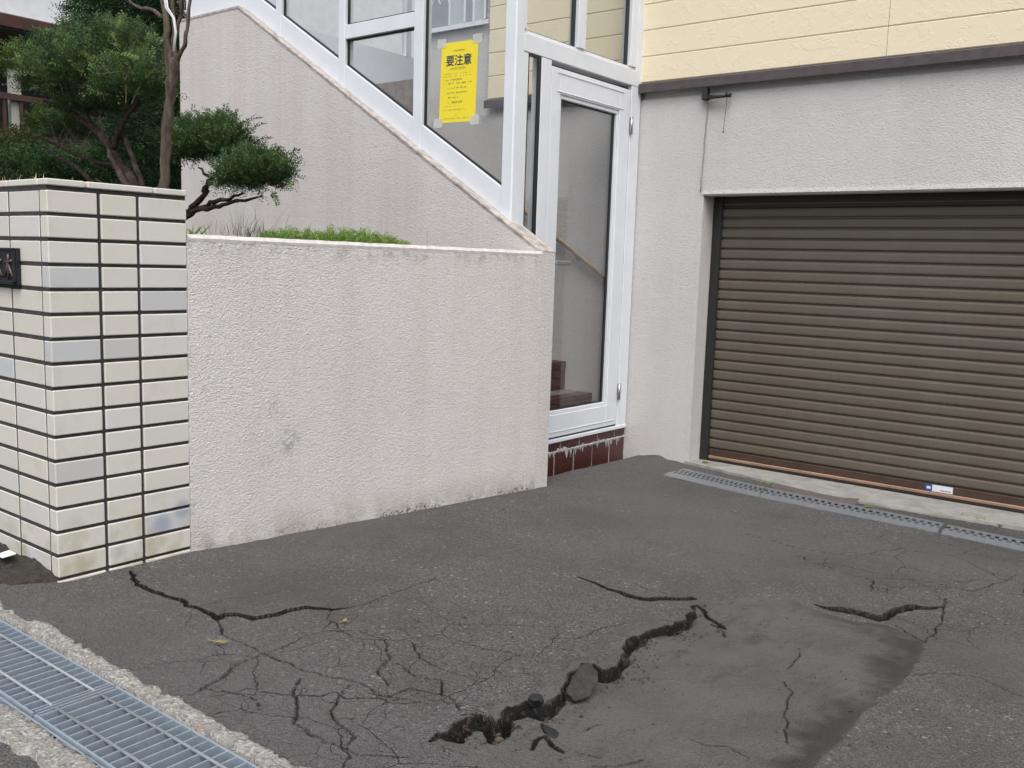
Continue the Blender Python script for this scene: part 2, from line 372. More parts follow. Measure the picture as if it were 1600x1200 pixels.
LEDGE = [(676, 1160), (700, 1146), (716, 1130), (745, 1124), (772, 1130), (800, 1108), (822, 1100), (848, 1106), (868, 1092), (882, 1072), (892, 1052), (908, 1040), (930, 1040),
         (942, 1050), (962, 1044), (970, 1028), (976, 1012), (990, 1000), (1010, 990), (1034, 984), (1052, 979), (1066, 972), (1078, 958), (1089, 944)]
PATCHP = LEDGE + [(1130, 938), (1190, 934), (1240, 937), (1285, 956), (1340, 970), (1385, 977), (1420, 990), (1450, 1004), (1432, 1040), (1400, 1072), (1345, 1117), (1312, 1160), (1262, 1205), (1200, 1330), (700, 1330), (770, 1215), (735, 1180)]
LP = poly(LEDGE, .013); D, Sg, T = dist_poly(LP); IN = inside(np.concatenate([LP, poly(PATCHP)[len(LEDGE):]]))
DP, _, _ = dist_poly(poly(PATCHP + PATCHP[:1]))
edge = np.where(IN, DP, -DP) + .02 * vnoise(GX, GY, 18, 11) + .008 * vnoise(GX, GY, 60, 12)
PATCH = np.clip(edge / .009 + .5, 0, 1)
PATCH *= np.clip(.75 + DP / .10, 0, 1)
# dust blown over the high lip as well
PATCH = np.maximum(PATCH, np.clip(1 - D / .075 + 1.2 * vnoise(GX, GY, 14, 13), 0, 1) * (T > .12) * (T < .8) * .85)
Dw = np.abs(D * np.where(IN, 1, -1) + wx * .6); low = (D * np.where(IN, 1, -1) + wx * .6) > 0
env = np.clip(T / .10, 0, 1) * np.clip((1 - T) / .08, 0, 1)
drop = .025 * env * (.8 + .6 * vnoise(LP[0, 0] + T * 3, T * 0, 5, 17))
sd_ = D * np.where(IN, 1, -1) + wx * .35                          # ragged signed distance, positive on the sunken side
wfall = .005 + .016 * (vnoise(GX, GY, 16, 18) + .5)               # the broken face is a slope of crumbs, not a cut
fall = np.clip(sd_ / wfall, 0, 1); fall = fall * fall * (3 - 2 * fall)
Z += np.where(D < 1.4, .012 * env * np.exp(-D / .10) * (1 - fall) - drop * np.exp(-D / .26) * fall, 0)
onface = np.clip(1 - np.abs(sd_ - wfall * .55) / (wfall * .75), 0, 1) * np.clip(env * 3, 0, 1)
Z += onface * (.016 * vnoise(GX, GY, 70, 19) + .010 * vnoise(GX, GY, 150, 20))
Z -= .016 * np.clip(1 - np.abs(sd_ - wfall * 1.05) / (.008 + .006 * vnoise(GX, GY, 12, 21)), 0, 1) * env * (vnoise(GX, GY, 7, 22) > -.2)
JIT = onface.copy()
BIT_SHADE = np.clip(onface * 2.2 + .8 * vnoise(GX, GY, 80, 24) * (onface > 0), 0, 1)
def crack(pts, width, depth, step=0., side=1, taper=(.15, .15), rag=.22):
    global Z, BIT_SHADE
    P = poly(pts, .007); D, S, T = dist_poly(P)
    D = np.maximum(D - np.abs(wx) * rag, 0); e = np.clip(T / max(taper[0], .01), .12, 1) * np.clip((1 - T) / max(taper[1], .01), .12, 1)
    e = np.where((T <= 0) | (T >= 1), e * np.clip(1 - D / .01, 0, 1), e)
    hw = np.maximum(width * .42 * e * (.8 + .9 * vnoise(GX, GY, 25, 23)), .0012)
    g = np.clip((1.2 - D / hw) * 2.2, 0, 1); Z = Z - depth * g * np.clip(e * 2, .3, 1); mg = .0040 if width >= .009 else .0005; BIT_SHADE = np.maximum(BIT_SHADE, np.clip((1.2 - np.maximum(D - mg, 0) / hw) * 2.2, 0, 1) * .97)        # raw bitumen plus the crack's shade, painted near-black up to the lip
    if step:
        inb = (T > .0) & (T < 1)
        Z = Z + np.where(S * side > 0, step, 0) * np.exp(-D / .09) * e * inb
crack([(204, 893), (213, 915), (242, 926), (283, 938), (290, 948), (312, 953), (328, 962), (340, 970)], .0095, .04, .005, 1, (.1, .02))
crack([(340, 970), (352, 964), (372, 962), (396, 968), (420, 963), (450, 955), (476, 950), (520, 953), (546, 949)], .0090, .04, .006, 1, (.03, .3))
crack([(546, 949), (572, 942), (610, 928), (680, 902)], .004, .008)
crack([(340, 970), (347, 990), (390, 1008), (425, 1026), (455, 1036)], .006, .012)
crack([(455, 1036), (480, 1050), (520, 1062), (560, 1070), (600, 1090), (640, 1095)], .005, .010)
crack([(404, 1024), (372, 1036), (350, 1055), (322, 1070), (296, 1084)], .0075, .018)
crack([(322, 1074), (376, 1083), (398, 1090), (405, 1108)], .004, .008)
crack([(470, 1062), (458, 1082), (465, 1100), (458, 1128), (500, 1150), (545, 1172)], .007, .014)
crack([(545, 1075), (517, 1110), (530, 1130), (555, 1148), (543, 1172), (560, 1180), (640, 1185)], .006, .012)
crack([(575, 1085), (610, 1090), (640, 1078), (700, 1090), (720, 1115)], .007, .014)
crack([(620, 1040), (650, 1060), (690, 1064), (690, 1090)], .005, .010)
crack([(560, 985), (600, 1000), (610, 1030), (590, 1050), (605, 1075)], .005, .010)
crack([(640, 1000), (655, 1030), (700, 1050), (760, 1062)], .005, .010)
crack([(905, 903), (930, 912), (952, 922), (975, 930), (1000, 938), (1016, 940), (1040, 937), (1062, 938), (1088, 936)], .015, .045, .008, 1, (.5, .02))
crack([(990, 912), (1020, 925), (1055, 932), (1086, 934)], .006, .012)
crack([(860, 998), (905, 997), (935, 983), (958, 978), (985, 975)], .007, .014)
crack([(1274, 944), (1300, 952), (1340, 960), (1372, 970), (1384, 969), (1400, 958), (1424, 952), (1450, 953), (1476, 949)], .026, .05, .014, 1, (.15, .25))
crack([(1384, 972), (1410, 984), (1434, 1000), (1446, 1005)], .006, .012); crack([(1446, 1005), (1462, 985), (1475, 958), (1478, 935)], .005, .01)
crack([(1240, 870), (1252, 868), (1262, 876), (1302, 888), (1340, 900), (1364, 905), (1362, 925)], .007, .016)
crack([(1160, 832), (1210, 845), (1250, 856), (1300, 862), (1340, 868)], .004, .010)
crack([(1370, 900), (1440, 905), (1520, 925), (1590, 900)], .004, .008); crack([(1412, 1054), (1470, 1052), (1530, 1058), (1600, 1090)], .004, .008)
crack([(672, 1160), (690, 1150), (716, 1152), (736, 1128)], .035, .05, 0, 1, (.2, .1)); crack([(736, 1122), (762, 1128), (772, 1150), (790, 1140), (794, 1108)], .030, .06)
crack([(832, 1165), (838, 1150), (852, 1143), (862, 1158), (880, 1170)], .009, .02); crack([(900, 1166), (940, 1178)], .007, .012); crack([(925, 1192), (965, 1190), (985, 1186), (1005, 1180)], .007, .012)
crack([(1090, 946), (1106, 958), (1134, 975), (1112, 968)], .012, .03); crack([(1121, 973), (1132, 978), (1134, 988)], .008, .02); crack([(1076, 1147), (1100, 1158), (1140, 1162), (1170, 1180)], .004, .008)
crack([(1230, 1160), (1226, 1110), (1240, 1080), (1225, 1062)], .004, .007); crack([(1250, 1015), (1230, 1040)], .005, .006); crack([(1072, 1033), (1096, 1037)], .004, .006); crack([(914, 1131), (930, 1122), (940, 1122)], .006, .01)
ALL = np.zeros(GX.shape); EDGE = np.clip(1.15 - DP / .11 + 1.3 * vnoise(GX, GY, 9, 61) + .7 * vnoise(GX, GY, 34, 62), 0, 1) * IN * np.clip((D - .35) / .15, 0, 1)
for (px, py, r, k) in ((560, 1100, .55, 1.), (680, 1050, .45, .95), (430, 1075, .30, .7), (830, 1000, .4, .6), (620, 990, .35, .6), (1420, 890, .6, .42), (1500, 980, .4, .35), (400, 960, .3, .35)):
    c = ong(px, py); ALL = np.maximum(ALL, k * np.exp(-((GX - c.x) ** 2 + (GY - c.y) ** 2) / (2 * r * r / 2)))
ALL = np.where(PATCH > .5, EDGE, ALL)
# mound of asphalt pushed up against the house wall; asphalt ends at the street kerb
c = ong(1045, 712); Z += (.022 + .03 * vnoise(GX, GY, 14, 33)) * np.exp(-((GX - c.x) / .13) ** 2 - ((GY - 5.6) / .10) ** 2)
Z += .004 * vnoise(GX, GY, 9, 31)
SF = [ong(*p) for p in ((1083, 724), (1150, 744), (1250, 768), (1340, 787), (1440, 805), (1520, 817), (1600, 829))]; SFX = [p.x for p in SF]; SFY = [min(p.y, 5.54) for p in SF]; print('sill', [(round(p.x, 2), round(p.y, 2)) for p in SF])
Z -= .03 * np.clip((GX + 2.86) / .03, 0, 1) * np.clip((GY - np.interp(GX, SFX, SFY) - .005 + wx * .5) / .015, 0, 1)
nx, ny = len(gx), len(gy)
GXj = GX + JIT * (.012 * vnoise(GX + Z, GY, 45, 91) + .008 * vnoise(GX, GY + 3 * Z, 110, 92)); GYj = GY + JIT * .008 * vnoise(GX + 2 * Z, GY, 90, 93)
V = np.stack([GXj, GYj, Z], -1).reshape(-1, 3)
ii = np.arange(nx * ny).reshape(ny, nx); Q = np.stack([ii[:-1, :-1], ii[:-1, 1:], ii[1:, 1:], ii[1:, :-1]], -1).reshape(-1, 4)
me = bpy.data.meshes.new('driveway'); me.vertices.add(len(V)); me.vertices.foreach_set('co', V.ravel())
me.loops.add(Q.size); me.loops.foreach_set('vertex_index', Q.ravel().astype(np.int32)); me.polygons.add(len(Q)); me.polygons.foreach_set('loop_start', np.arange(0, Q.size, 4, dtype=np.int32))
me.update(); me.validate()
ca = me.color_attributes.new('surf', 'FLOAT_COLOR', 'POINT'); ca.data.foreach_set('color', np.stack([PATCH, BIT_SHADE, ALL, np.ones_like(ALL)], -1).reshape(-1, 4).astype(np.float32).ravel())
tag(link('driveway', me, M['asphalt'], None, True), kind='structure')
tag(MB().add([(-150, -150, -.03), (150, -150, -.03), (150, .90, -.03), (-150, .90, -.03)], [(0, 1, 2, 3)]).build('road', M['road']), kind='structure')
tag(MB().add([(-250, .9, -.32), (250, .9, -.32), (250, 300, -.32), (-250, 300, -.32)], [(0, 1, 2, 3)]).build('ground', M['soil']), kind='structure')
def rough_sheet(name, x0, x1, y0, y1, zf, mat, s=.012, seed=3, smooth=True):
    xs = np.arange(x0, x1 + 1e-6, s); ys = np.arange(y0, y1 + 1e-6, s); X, Y = np.meshgrid(xs, ys); Zz = zf(X, Y)
    n = len(xs); vs_ = np.stack([X, Y, Zz], -1).reshape(-1, 3).tolist(); i = np.arange(X.size).reshape(X.shape)
    me = bpy.data.meshes.new(name); me.from_pydata(vs_, [], np.stack([i[:-1, :-1], i[:-1, 1:], i[1:, 1:], i[1:, :-1]], -1).reshape(-1, 4).tolist())
    return tag(link(name, me, mat, None, smooth), kind='structure')
rough_sheet('soil_strip', -6.2, -2.97, 1.16, 1.50, lambda X, Y: .000 + .03 * vnoise(X, Y, 12, 41) + .012 * vnoise(X, Y, 45, 42) - .05 * np.clip((X + 3.13) / .08, 0, 1) + .02 * np.clip((Y - 1.3) / .15, 0, 1), M['soil'], .008)
# drain kerbs: broken concrete beside the grating
def kerb_strip(name, y0, y1, zt, seed, rag, inner):
    xs = np.arange(-6.2, 1.6, .012); n = len(xs); rs = np.random.default_rng(seed); mb = MB()
    j = vnoise(xs, xs * 0, 9, seed) * rag * 1.3 + vnoise(xs, xs * 0, 40, seed + 1) * rag * .8
    rows = []
    for t in (0, .02, .2, .4, .6, .8, .98, 1.):
        yy = y0 + (y1 - y0) * t + j * (t if inner == 0 else 1 - t)
        zz = zt + .010 * vnoise(xs, yy, 22, seed + 2) + .008 * vnoise(xs, yy, 60, seed + 3)
        if (t == 1. and inner == 0) or (t == 0 and inner == 1): zz = zz - .05
        if (t == 0 and inner == 0) or (t == 1. and inner == 1): zz = zz * 0 - .25
        rows.append(np.stack([xs, yy, zz], -1))
    V = np.concatenate(rows); i = np.arange(len(V)).reshape(len(rows), n)
    me = bpy.data.meshes.new(name); me.from_pydata(V.tolist(), [], np.stack([i[:-1, :-1], i[:-1, 1:], i[1:, 1:], i[1:, :-1]], -1).reshape(-1, 4).tolist())
    return tag(link(name, me, M['kerb'], None, True), kind='structure')
kerb_strip('kerb_house_side', 1.188, 1.240, .004, 51, .018, 0)
kerb_strip('kerb_street_side', .885, .963, -.008, 61, .03, 1)
tag(MB().add([(-6.2, .96, -.22), (1.6, .96, -.22), (1.6, 1.19, -.22), (-6.2, 1.19, -.22)], [(0, 1, 2, 3)]).build('gutter_floor', M['galv']), kind='structure')

# ------------------------------------------------------------------ steel gratings over the street gutter
def grating(x0, n, label):
    pitch = .0357; t = thing('steel_grating', (x0, 1.075, -.03), label, 'drain grating', 'gratings over the street gutter')
    first = None
    for i in range(n):
        if first is None:
            first = MB().box((-.0022, -.098, -.030), (.0022, .098, 0)).build('bearing_bar', M['galv']); o = first
            o.parent = t; o.matrix_parent_inverse = Matrix.Translation((-x0, -1.075, .03))
        else: o = copy_part(first, (0, 0, 0), t)
        o.location = (x0 + .02 + i * pitch, 1.075, .0)
    x1 = x0 + .02 + (n - 1) * pitch + .02
    for y in (1.128, 1.022):
        mb = MB().tube([(x0 + .01, y, -.001), (x1 - .01, y, -.001)], .0042, 6); mb.build('cross_rod', M['galv_rod'], t, True)
    for y in (.974, 1.176): box('edge_flange', (x0 + .004, y - .003, -.034), (x1 - .004, y + .003, -.001), M['galv'], t)
    for x in (x0 + .006, x1 - .006): box('end_plate', (x - .002, .98, -.033), (x + .002, 1.17, .0005), M['galv'], t)
    return x1
x1 = grating(-3.187, 28, 'galvanised drain grating running past the tiled gate wall corner')
x1 = grating(x1 + .003, 28, 'galvanised drain grating beside the cracked driveway, end-on to the first')
box_t = tag(MB().box((-6.2, .962, -.22), (1.6, .968, -.008)).build('gutter_rim', M['galv']), kind='structure')

# ------------------------------------------------------------------ tiled gate wall
XP, YC = -3.072, 1.469
gw = thing('tiled_gate_wall', (-3.3, 1.7, 0), 'gate wall clad in cream and grey tiles with dark joints, rounded up to a tile cap', 'gate wall')
TD = .012; PITCH = .0814; ZB = -.010; TH = .0698
box('core', (-6.0, YC + .0022, -.15), (XP - .008, 1.971, ZB + 16 * PITCH + .012), M['joint'], gw)
cache = {}
def tile(kind, loc, mat, name='tile'):
    key = (kind, mat)
    if key not in cache:
        mb = MB()
        if kind[0] == 'r': mb.box((-TD - .004, 0, 0), (0, kind[1], TH))       # on the face that looks along +X
        elif kind[0] == 'l': mb.box((-kind[1], 0, 0), (0, TD + .004, TH))
        else:
            a, b, hgt = kind[1], kind[2], kind[3]; q = TD + .004
            mb.prism([(0, 0, 0), (0, a, 0), (-q, a, 0), (-q, q, 0), (-b, q, 0), (-b, 0, 0)], (0, 0, hgt))
        o = mb.build(name, M[mat], gw, bevel=.003); cache[key] = o.data; o.matrix_parent_inverse = Matrix.Translation(-gw.location)
    else:
        o = bpy.data.objects.new(name, cache[key]); C.collection.objects.link(o); o.parent = gw; o.matrix_parent_inverse = Matrix.Translation(-gw.location)
    o.location = loc; return o
YJ = [1.469, 1.643, 1.783, 1.971]; JW = .0058
rt = random.Random(4)
greyc = {(0, 4): 'tile_grey', (0, 7): 'tile_grey', (0, 12): 'tile_grey', (0, 14): 'tile_pale', (1, 7): 'tile_grey', (1, 11): 'tile_pale', (2, 1): 'tile_pale', (2, 4): 'tile_pale', (2, 5): 'tile_grey', (2, 6): 'tile_pale', (2, 10): 'tile_pale', (2, 11): 'tile_pale', (2, 15): 'tile_grey', (1, 16): 'tile_pale'}
for r in range(1, 18):
    z = ZB + (16 - r) * PITCH + JW
    pick = lambda c: greyc.get((c, r)) or ('tile_cream' if rt.random() < .85 else 'tile_pale')
    jz = lambda: rt.uniform(-.0012, .0012)
    tile(('c', YJ[1] - YJ[0] - JW, .05, TH), (XP + jz(), YJ[0] + jz() * .6, z), pick(0))
    tile(('r', YJ[2] - YJ[1] - 2 * JW), (XP + jz(), YJ[1] + JW, z), pick(1))
    tile(('r', YJ[3] - YJ[2] - 2 * JW + .006), (XP + jz(), YJ[2] + JW, z), pick(2))
    for k in range(6):
        tile(('l', .2115), (XP - .0575 - k * .2205, YC + jz() * .6, z), 'tile_grey' if rt.random() < .05 else ('tile_cream' if rt.random() < .7 else 'tile_pale'))
# the cap: thin tiles laid on top, edges showing
zc = ZB + 16 * PITCH + .010
cp = [MB().prism([(XP + .002, YC - .002, zc), (XP + .002, YC + .125, zc), (XP - .10, YC + .125, zc), (XP - .10, YC + .06, zc), (XP - .052, YC + .06, zc), (XP - .052, YC - .002, zc)], (0, 0, .021))]
for a, b in ((1.604, 1.838), (1.848, 1.973)): cp.append(MB().box((XP - .10, a, zc), (XP + .002, b, zc + .021)))
for k in range(6): cp.append(MB().box((XP - .0585 - k * .2205 - .2115, YC - .002, zc), (XP - .0585 - k * .2205, YC + .10, zc + .021)))
cp.append(MB().box((-6.0, YC + .11, zc), (XP - .105, 1.971, zc + .019)))
for c_ in cp: c_.build('cap_tile', M['tile_cream'], gw, bevel=.003)
# nameplate
a = ony(32, 385, YC); b = ony(30, 441, YC); M['cast'] = plain('cast_bronze', (.035, .036, .042), .45, .6, var=.4, scale=40)
M['cast_hi'] = plain('cast_bronze_worn', (.12, .10, .095), .45, .6, var=.3, scale=60)
np_ = thing('nameplate', (a.x - .10, YC, .99), 'dark cast metal nameplate with raised character fixed to the tiled gate wall', 'nameplate')
zt, zb = 1.098, .975; xr = a.x; xl = xr - .22
box('plate', (xl, YC - .016, zb), (xr, YC - .0005, zt), M['cast'], np_, .002)
for q in ((xl, zt - .008, xr, zt), (xl, zb, xr, zb + .012), (xr - .012, zb, xr, zt), (xl, zb, xl + .010, zt)): box('rim', (q[0], YC - .024, q[1]), (q[2], YC - .0165, q[3]), M['cast'], np_, .002)
def stroke(pts, r): MB().tube([(xr + x, YC - .018, zb + z) for x, z in pts], r, 6).build('character_stroke', M['cast_hi'], np_, True)
for cx in (-.055, -.135):
    stroke([(cx - .030, .074), (cx, .076), (cx + .030, .080)], [.004, .0045, .006]); stroke([(cx + .003, .102), (cx, .080), (cx, .05), (cx - .002, .016)], [.005, .0045, .004, .004])
    stroke([(cx - .002, .074), (cx - .012, .048), (cx - .030, .026)], [.004, .005, .0025]); stroke([(cx + .002, .074), (cx + .014, .048), (cx + .034, .026)], [.004, .005, .006])

# ------------------------------------------------------------------ low stucco wall and planted bed behind it
YW, WT = 4.150, .15
rw = thing('retaining_wall', (-3.07, 3.05, -.15), 'low pale stucco garden wall between the tiled gate wall and the glass door', 'wall')
mb = MB(); prof = [(XP - WT, -.3), (XP, -.3), (XP, 1.148), (XP - .012, 1.163), (XP - WT, 1.163)]
mb.prism([(x, 1.972, z) for x, z in prof], (0, YW - .001 - 1.972, 0)).build('body', M['stucco_low'], rw)
ys = np.linspace(1.976, 4.148, 120); mb = MB(); rr = random.Random(2); vv = []; ff = []
for i, y in enumerate(ys):
    dz = rr.uniform(-.0014, .0014); vv += [(XP - .010, y, 1.168 + dz), (XP + .0018, y, 1.154 + dz * .5), (XP + .0006, y, 1.143 + rr.uniform(-.003, .003)), (XP - .12, y, 1.169)]
for i in range(len(ys) - 1):
    k = i * 4; ff += [(k, k + 1, k + 5, k + 4), (k + 1, k + 2, k + 6, k + 5), (k + 3, k, k + 4, k + 7)]
mb.add(vv, ff).build('mortar_edge', M['mortar_white'], rw)
rough_sheet('garden_bed', -9.0, -3.20, 1.95, 4.16, lambda X, Y: 1.10 + .05 * vnoise(X, Y, 4, 71) + .02 * vnoise(X, Y, 20, 72), M['soil'], .05)

# ------------------------------------------------------------------ stair wall
sw = thing('stair_wall', (-4.8, YW, -.15), 'tall pale stucco stair wall with sloping top under the white glazed frame', 'wall')
XE = -3.073
AP = (-5.80, 2.822); LF = (-6.53, 2.822); LO = (XE, 1.166)
mb = MB(); mb.prism([(LF[0], YW, -.3), (XE - .001, YW, -.3), (LO[0], YW, LO[1]), (AP[0], YW, AP[1]), (LF[0], YW, LF[1])], (0, .118, 0)).build('body', M['stucco_stair'], sw)
dv = Vector((LO[0] - AP[0], 0, LO[1] - AP[1])).normalized(); nv = Vector((-dv.z, 0, dv.x)); nv = nv if nv.z > 0 else -nv
mb = MB(); rr = random.Random(6); n = 150; vv = []; ff = []
L = math.hypot(LO[0] - AP[0], LO[1] - AP[1])
for i in range(n + 1):
    p = Vector((AP[0], 0, AP[1])) + dv * L * i / n; a_, b_ = rr.uniform(-.0018, .0018), rr.uniform(-.004, .004)
    for (yy, up) in ((YW - .002, -.018 + b_), (YW - .004, -.003 + a_), (YW + .004, .004 + a_ * .5), (YW + .12, .004)): vv.append(tuple(p + nv * up + Vector((0, yy, 0))))
for i in range(n):
    k = i * 4
    for j in range(3): ff.append((k + j, k + j + 1, k + j + 5, k + j + 4))
mb.add(vv, ff).build('mortar_edge', M['mortar_worn'], sw)
MB().box((LF[0], YW - .003, LF[1] - .012), (AP[0], YW + .1, LF[1] + .004)).build('mortar_edge', M['mortar_worn'], sw)

# ------------------------------------------------------------------ glazed stair enclosure
YA, XD = 4.20, -3.341
FD = .07                                       # frame depth
ZT = 4.6
en = thing('stair_enclosure', (-3.6, 4.3, 0), 'white aluminium glazed stair enclosure with glass door and sloping sill', 'stair enclosure')
slope = (LO[1] - AP[1]) / (LO[0] - AP[0]); wz = lambda x: LO[1] + slope * (x - LO[0]) if x > AP[0] else AP[1]
SILL = .150; YG = YA + .035
posts = [(-6.51, -6.445), (-5.444, -5.388), (-4.803, -4.743), (-4.126, -4.052), (-3.418, -3.345)]
for i, (a, b) in enumerate(posts):
    last = i == len(posts) - 1
    MB().prism([(a, YA - .004, wz(a) + .002), (b, YA - .004, wz(b) + .002), (b, YA - .004, ZT), (a, YA - .004, ZT)], (0, FD + .008, 0)).build('post', M['frame'], en, bevel=.003)
def sillz(x): return wz(x) + SILL
for i in range(4):
    a, b = posts[i][1], posts[i + 1][0]; a += .001; b -= .001
    xs_ = [a] + ([AP[0]] if a < AP[0] < b else []) + [b]
    kx = .06
    up = [(x, YA, sillz(x + (0 if i else 0))) for x in xs_]
    MB().prism([(x, YA, wz(x) + .003) for x in xs_] + up[::-1], (0, FD, 0)).build('sill_panel', M['frame'], en, bevel=.003)
    rail = [(2.487, 2.575)] if i == 2 else []
    top = [ZT - .10]
    zs = [(None, rail[0][0]), (rail[0][1], ZT - .1)] if rail else [(None, ZT - .1)]
    for r in rail: box('rail', (a, YA, r[0]), (b, YA + FD, r[1]), M['frame'], en, .003)
    box('head_rail', (a, YA, ZT - .1), (b, YA + FD, ZT), M['frame'], en, .003)
    g = .011
    for lo, hi in zs:
        if lo is None: pts = [(x, YG, sillz(x) + .001) for x in xs_] + [(b, YG, hi - .001), (a, YG, hi - .001)]
        else: pts = [(a, YG, lo + .001), (b, YG, lo + .001), (b, YG, hi - .001), (a, YG, hi - .001)]
        pn = MB().prism(pts, (0, .004, 0)).build('pane', M['glass'], en)
        # black rubber gasket round the pane
        gm = MB(); m_ = len(pts); c0 = sum((Vector(p) for p in pts), Vector()) / m_
        for k in range(m_):
            p, q = Vector(pts[k]), Vector(pts[(k + 1) % m_]); d = (q - p).normalized(); inn = Vector((-d.z, 0, d.x)); inn = inn if inn.dot(c0 - p) > 0 else -inn
            wdt = .010
            gm.prism([p - Vector((0, .016, 0)), q - Vector((0, .016, 0)), q + inn * wdt - Vector((0, .016, 0)), p + inn * wdt - Vector((0, .016, 0))], (0, .015, 0))
        gm.build('gasket', M['rubber'], pn)
# returns: corner post in the door plane, sidelight, transom, door
def dbox(name, y0, y1, z0, z1, mat='frame', dx=.0, dep=FD, parent=en, bevel=.003): return box(name, (XD + dx - dep, y0, z0), (XD + dx, y1, z1), M[mat], parent, bevel)
YF = 5.56; ZS = .012
MB().prism([(XD, YA + .0, wz(XD) + .003), (XD, YA + .072, wz(XD) - .01), (XD, YA + .072, ZT), (XD, YA + .0, ZT)], (-.055, 0, 0)).build('corner_post', M['frame'], en, bevel=.003)
dbox('side_jamb', 4.2735, 4.321, ZS, 2.275, dx=-.004); dbox('side_jamb', 4.442, 4.540, ZS, 2.275, dx=-.002)
dbox('transom', 4.273, 5.474, 2.276, 2.375); dbox('transom_cap', 4.273, 5.474, 2.376, 2.396, dx=-.018, dep=.045)
dbox('door_jamb', 5.432, 5.548, ZS, 2.275, dx=-.002); dbox('door_jamb', 5.4745, 5.548, 2.276, ZT, dx=-.002)
dbox('mullion', 4.798, 4.880, 2.397, ZT, dx=-.004); dbox('side_jamb', 4.273, 4.30, 2.397, ZT, dx=-.006); dbox('upper_jamb', 5.400, 5.474, 2.397, ZT, dx=-.005)
dbox('head_rail', 4.30, 5.40, ZT - .1, ZT, dx=-.006)
XG = XD - .04
def dpane(y0, y1, z0, z1, parent=en, g=.010, gl=.022, XG=XG):
    pn = MB().box((XG - .004, y0, z0), (XG, y1, z1)).build('pane', M['glass'], parent)
    gm = MB(); x0_, x1_ = XG + .0005, XG + .012
    gm.box((x0_, y0, z0), (x1_, y0 + .006, z1)); gm.box((x0_, y1 - gl, z0), (x1_, y1, z1)); gm.box((x0_, y0 + .006, z0), (x1_, y1 - gl, z0 + .005)); gm.box((x0_, y0 + .006, z1 - .009), (x1_, y1 - gl, z1))
    gm.build('gasket', M['rubber'], pn if parent is en else parent)
dpane(4.322, 4.441, .06, 2.270, gl=.028, XG=XD - .016); dpane(4.301, 4.797, 2.397, ZT - .1, gl=.03); dpane(4.881, 5.399, 2.397, ZT - .1, gl=.03)
# door leaf
dl = box('door', (XD - .045, 4.546, .030), (XD - .004, 4.638, 2.244), M['frame'], en, .003)      # latch stile
def dpart(n_, y0, y1, z0, z1, dx=-.004, dep=.041, mat='frame', bev=.003): return box(n_, (XD + dx - dep, y0, z0), (XD + dx, y1, z1), M[mat], dl, bev)
dpart('door_stile', 5.296, 5.424, .030, 2.244); dpart('door_rail', 4.6385, 5.2955, 2.098, 2.244); dpart('door_rail', 4.6385, 5.2955, .030, .172)
for z0, z1 in ((2.074, 2.0975), (.1725, .196)): dpart('glazing_bead', 4.6385, 5.2955, z0, z1, dx=-.012, dep=.02)
for y0, y1 in ((4.6385, 4.660), (5.276, 5.2955)): dpart('glazing_bead', y0, y1, .1965, 2.0735, dx=-.012, dep=.02)
dpane(4.661, 5.2755, .197, 2.073, dl, gl=.018)
dpart('door_moulding', 4.60, 5.34, 2.108, 2.113, dx=.001, dep=.006); dpart('door_moulding', 4.60, 5.34, 2.215, 2.218, dx=.001, dep=.006); dpart('door_moulding', 4.56, 5.40, .062, .066, dx=.001, dep=.006)
for zh in (2.02, .255): MB().tube([(XD + .008, 5.428, zh - .055), (XD + .008, 5.428, zh + .055)], .010, 8).build('hinge', M['steel'], dl, True); box('hinge_plate', (XD - .003, 5.424, zh - .055), (XD + .0008, 5.460, zh + .055), M['steel'], dl)
dpart('door_gap', 4.541, 5.432, 2.2445, 2.262, dx=-.030, dep=.02, mat='rubber', bev=0); dpart('door_gap', 4.5405, 4.5455, .03, 2.244, dx=-.02, dep=.02, mat='rubber', bev=0); dpart('door_gap', 5.4245, 5.4315, .03, 2.244, dx=-.02, dep=.02, mat='rubber', bev=0); dpart('door_gap', 4.55, 5.43, .019, .0295, dx=-.012, dep=.02, mat='rubber', bev=0)
MB().tube([(XD - .002, 4.600, 1.112), (XD + .045, 4.600, 1.112)], .010, 8).build('handle_stem', M['brass_grey'], dl, True)
MB().box((XD + .036, 4.575, 1.096), (XD + .058, 4.735, 1.124)).build('handle', M['brass_grey'], dl, bevel=.005)
dbox('threshold', 4.50, 5.548, -.006, .018, dx=.004, dep=.09)
# red tile plinth under the door
box('plinth', (XD - .10, 4.32, -.35), (XD - .012, 5.548, -.008), M['grout_white'], en)
yy = 4.36; rr = random.Random(9)
while yy < 5.5:
    e = min(yy + .203, 5.546); box('plinth_tile', (XD - .02, yy, -.062), (XD - .008, e, -.010), M['redtile'], en, .002); yy += .214
yy = 4.30
while yy < 5.5:
    e = min(yy + .203, 5.546); box('plinth_tile', (XD - .02, yy, -.26), (XD - .008 + rr.uniform(-.002, .002), e, -.074), M['redtile'], en, .002); yy += .214
rr = random.Random(19); V_ = []; F_ = []; n_ = 90
for i in range(n_ + 1):
    y = 4.33 + 1.215 * i / n_; t_ = rr.uniform(.004, .012) + (.014 if rr.random() < .18 else 0); b_ = rr.uniform(.004, .012) + (rr.uniform(.015, .05) if rr.random() < .2 else 0)
    V_ += [(XD - .0065 - rr.uniform(0, .001), y, -.068 + t_), (XD - .004 + rr.uniform(0, .002), y, -.068), (XD - .0065, y, -.070 - b_)]
for i in range(n_): F_ += [(3 * i, 3 * i + 3, 3 * i + 4, 3 * i + 1), (3 * i + 1, 3 * i + 4, 3 * i + 5, 3 * i + 2)]
MB().add(V_, F_).build('mortar_smear', M['grout_white'], en)
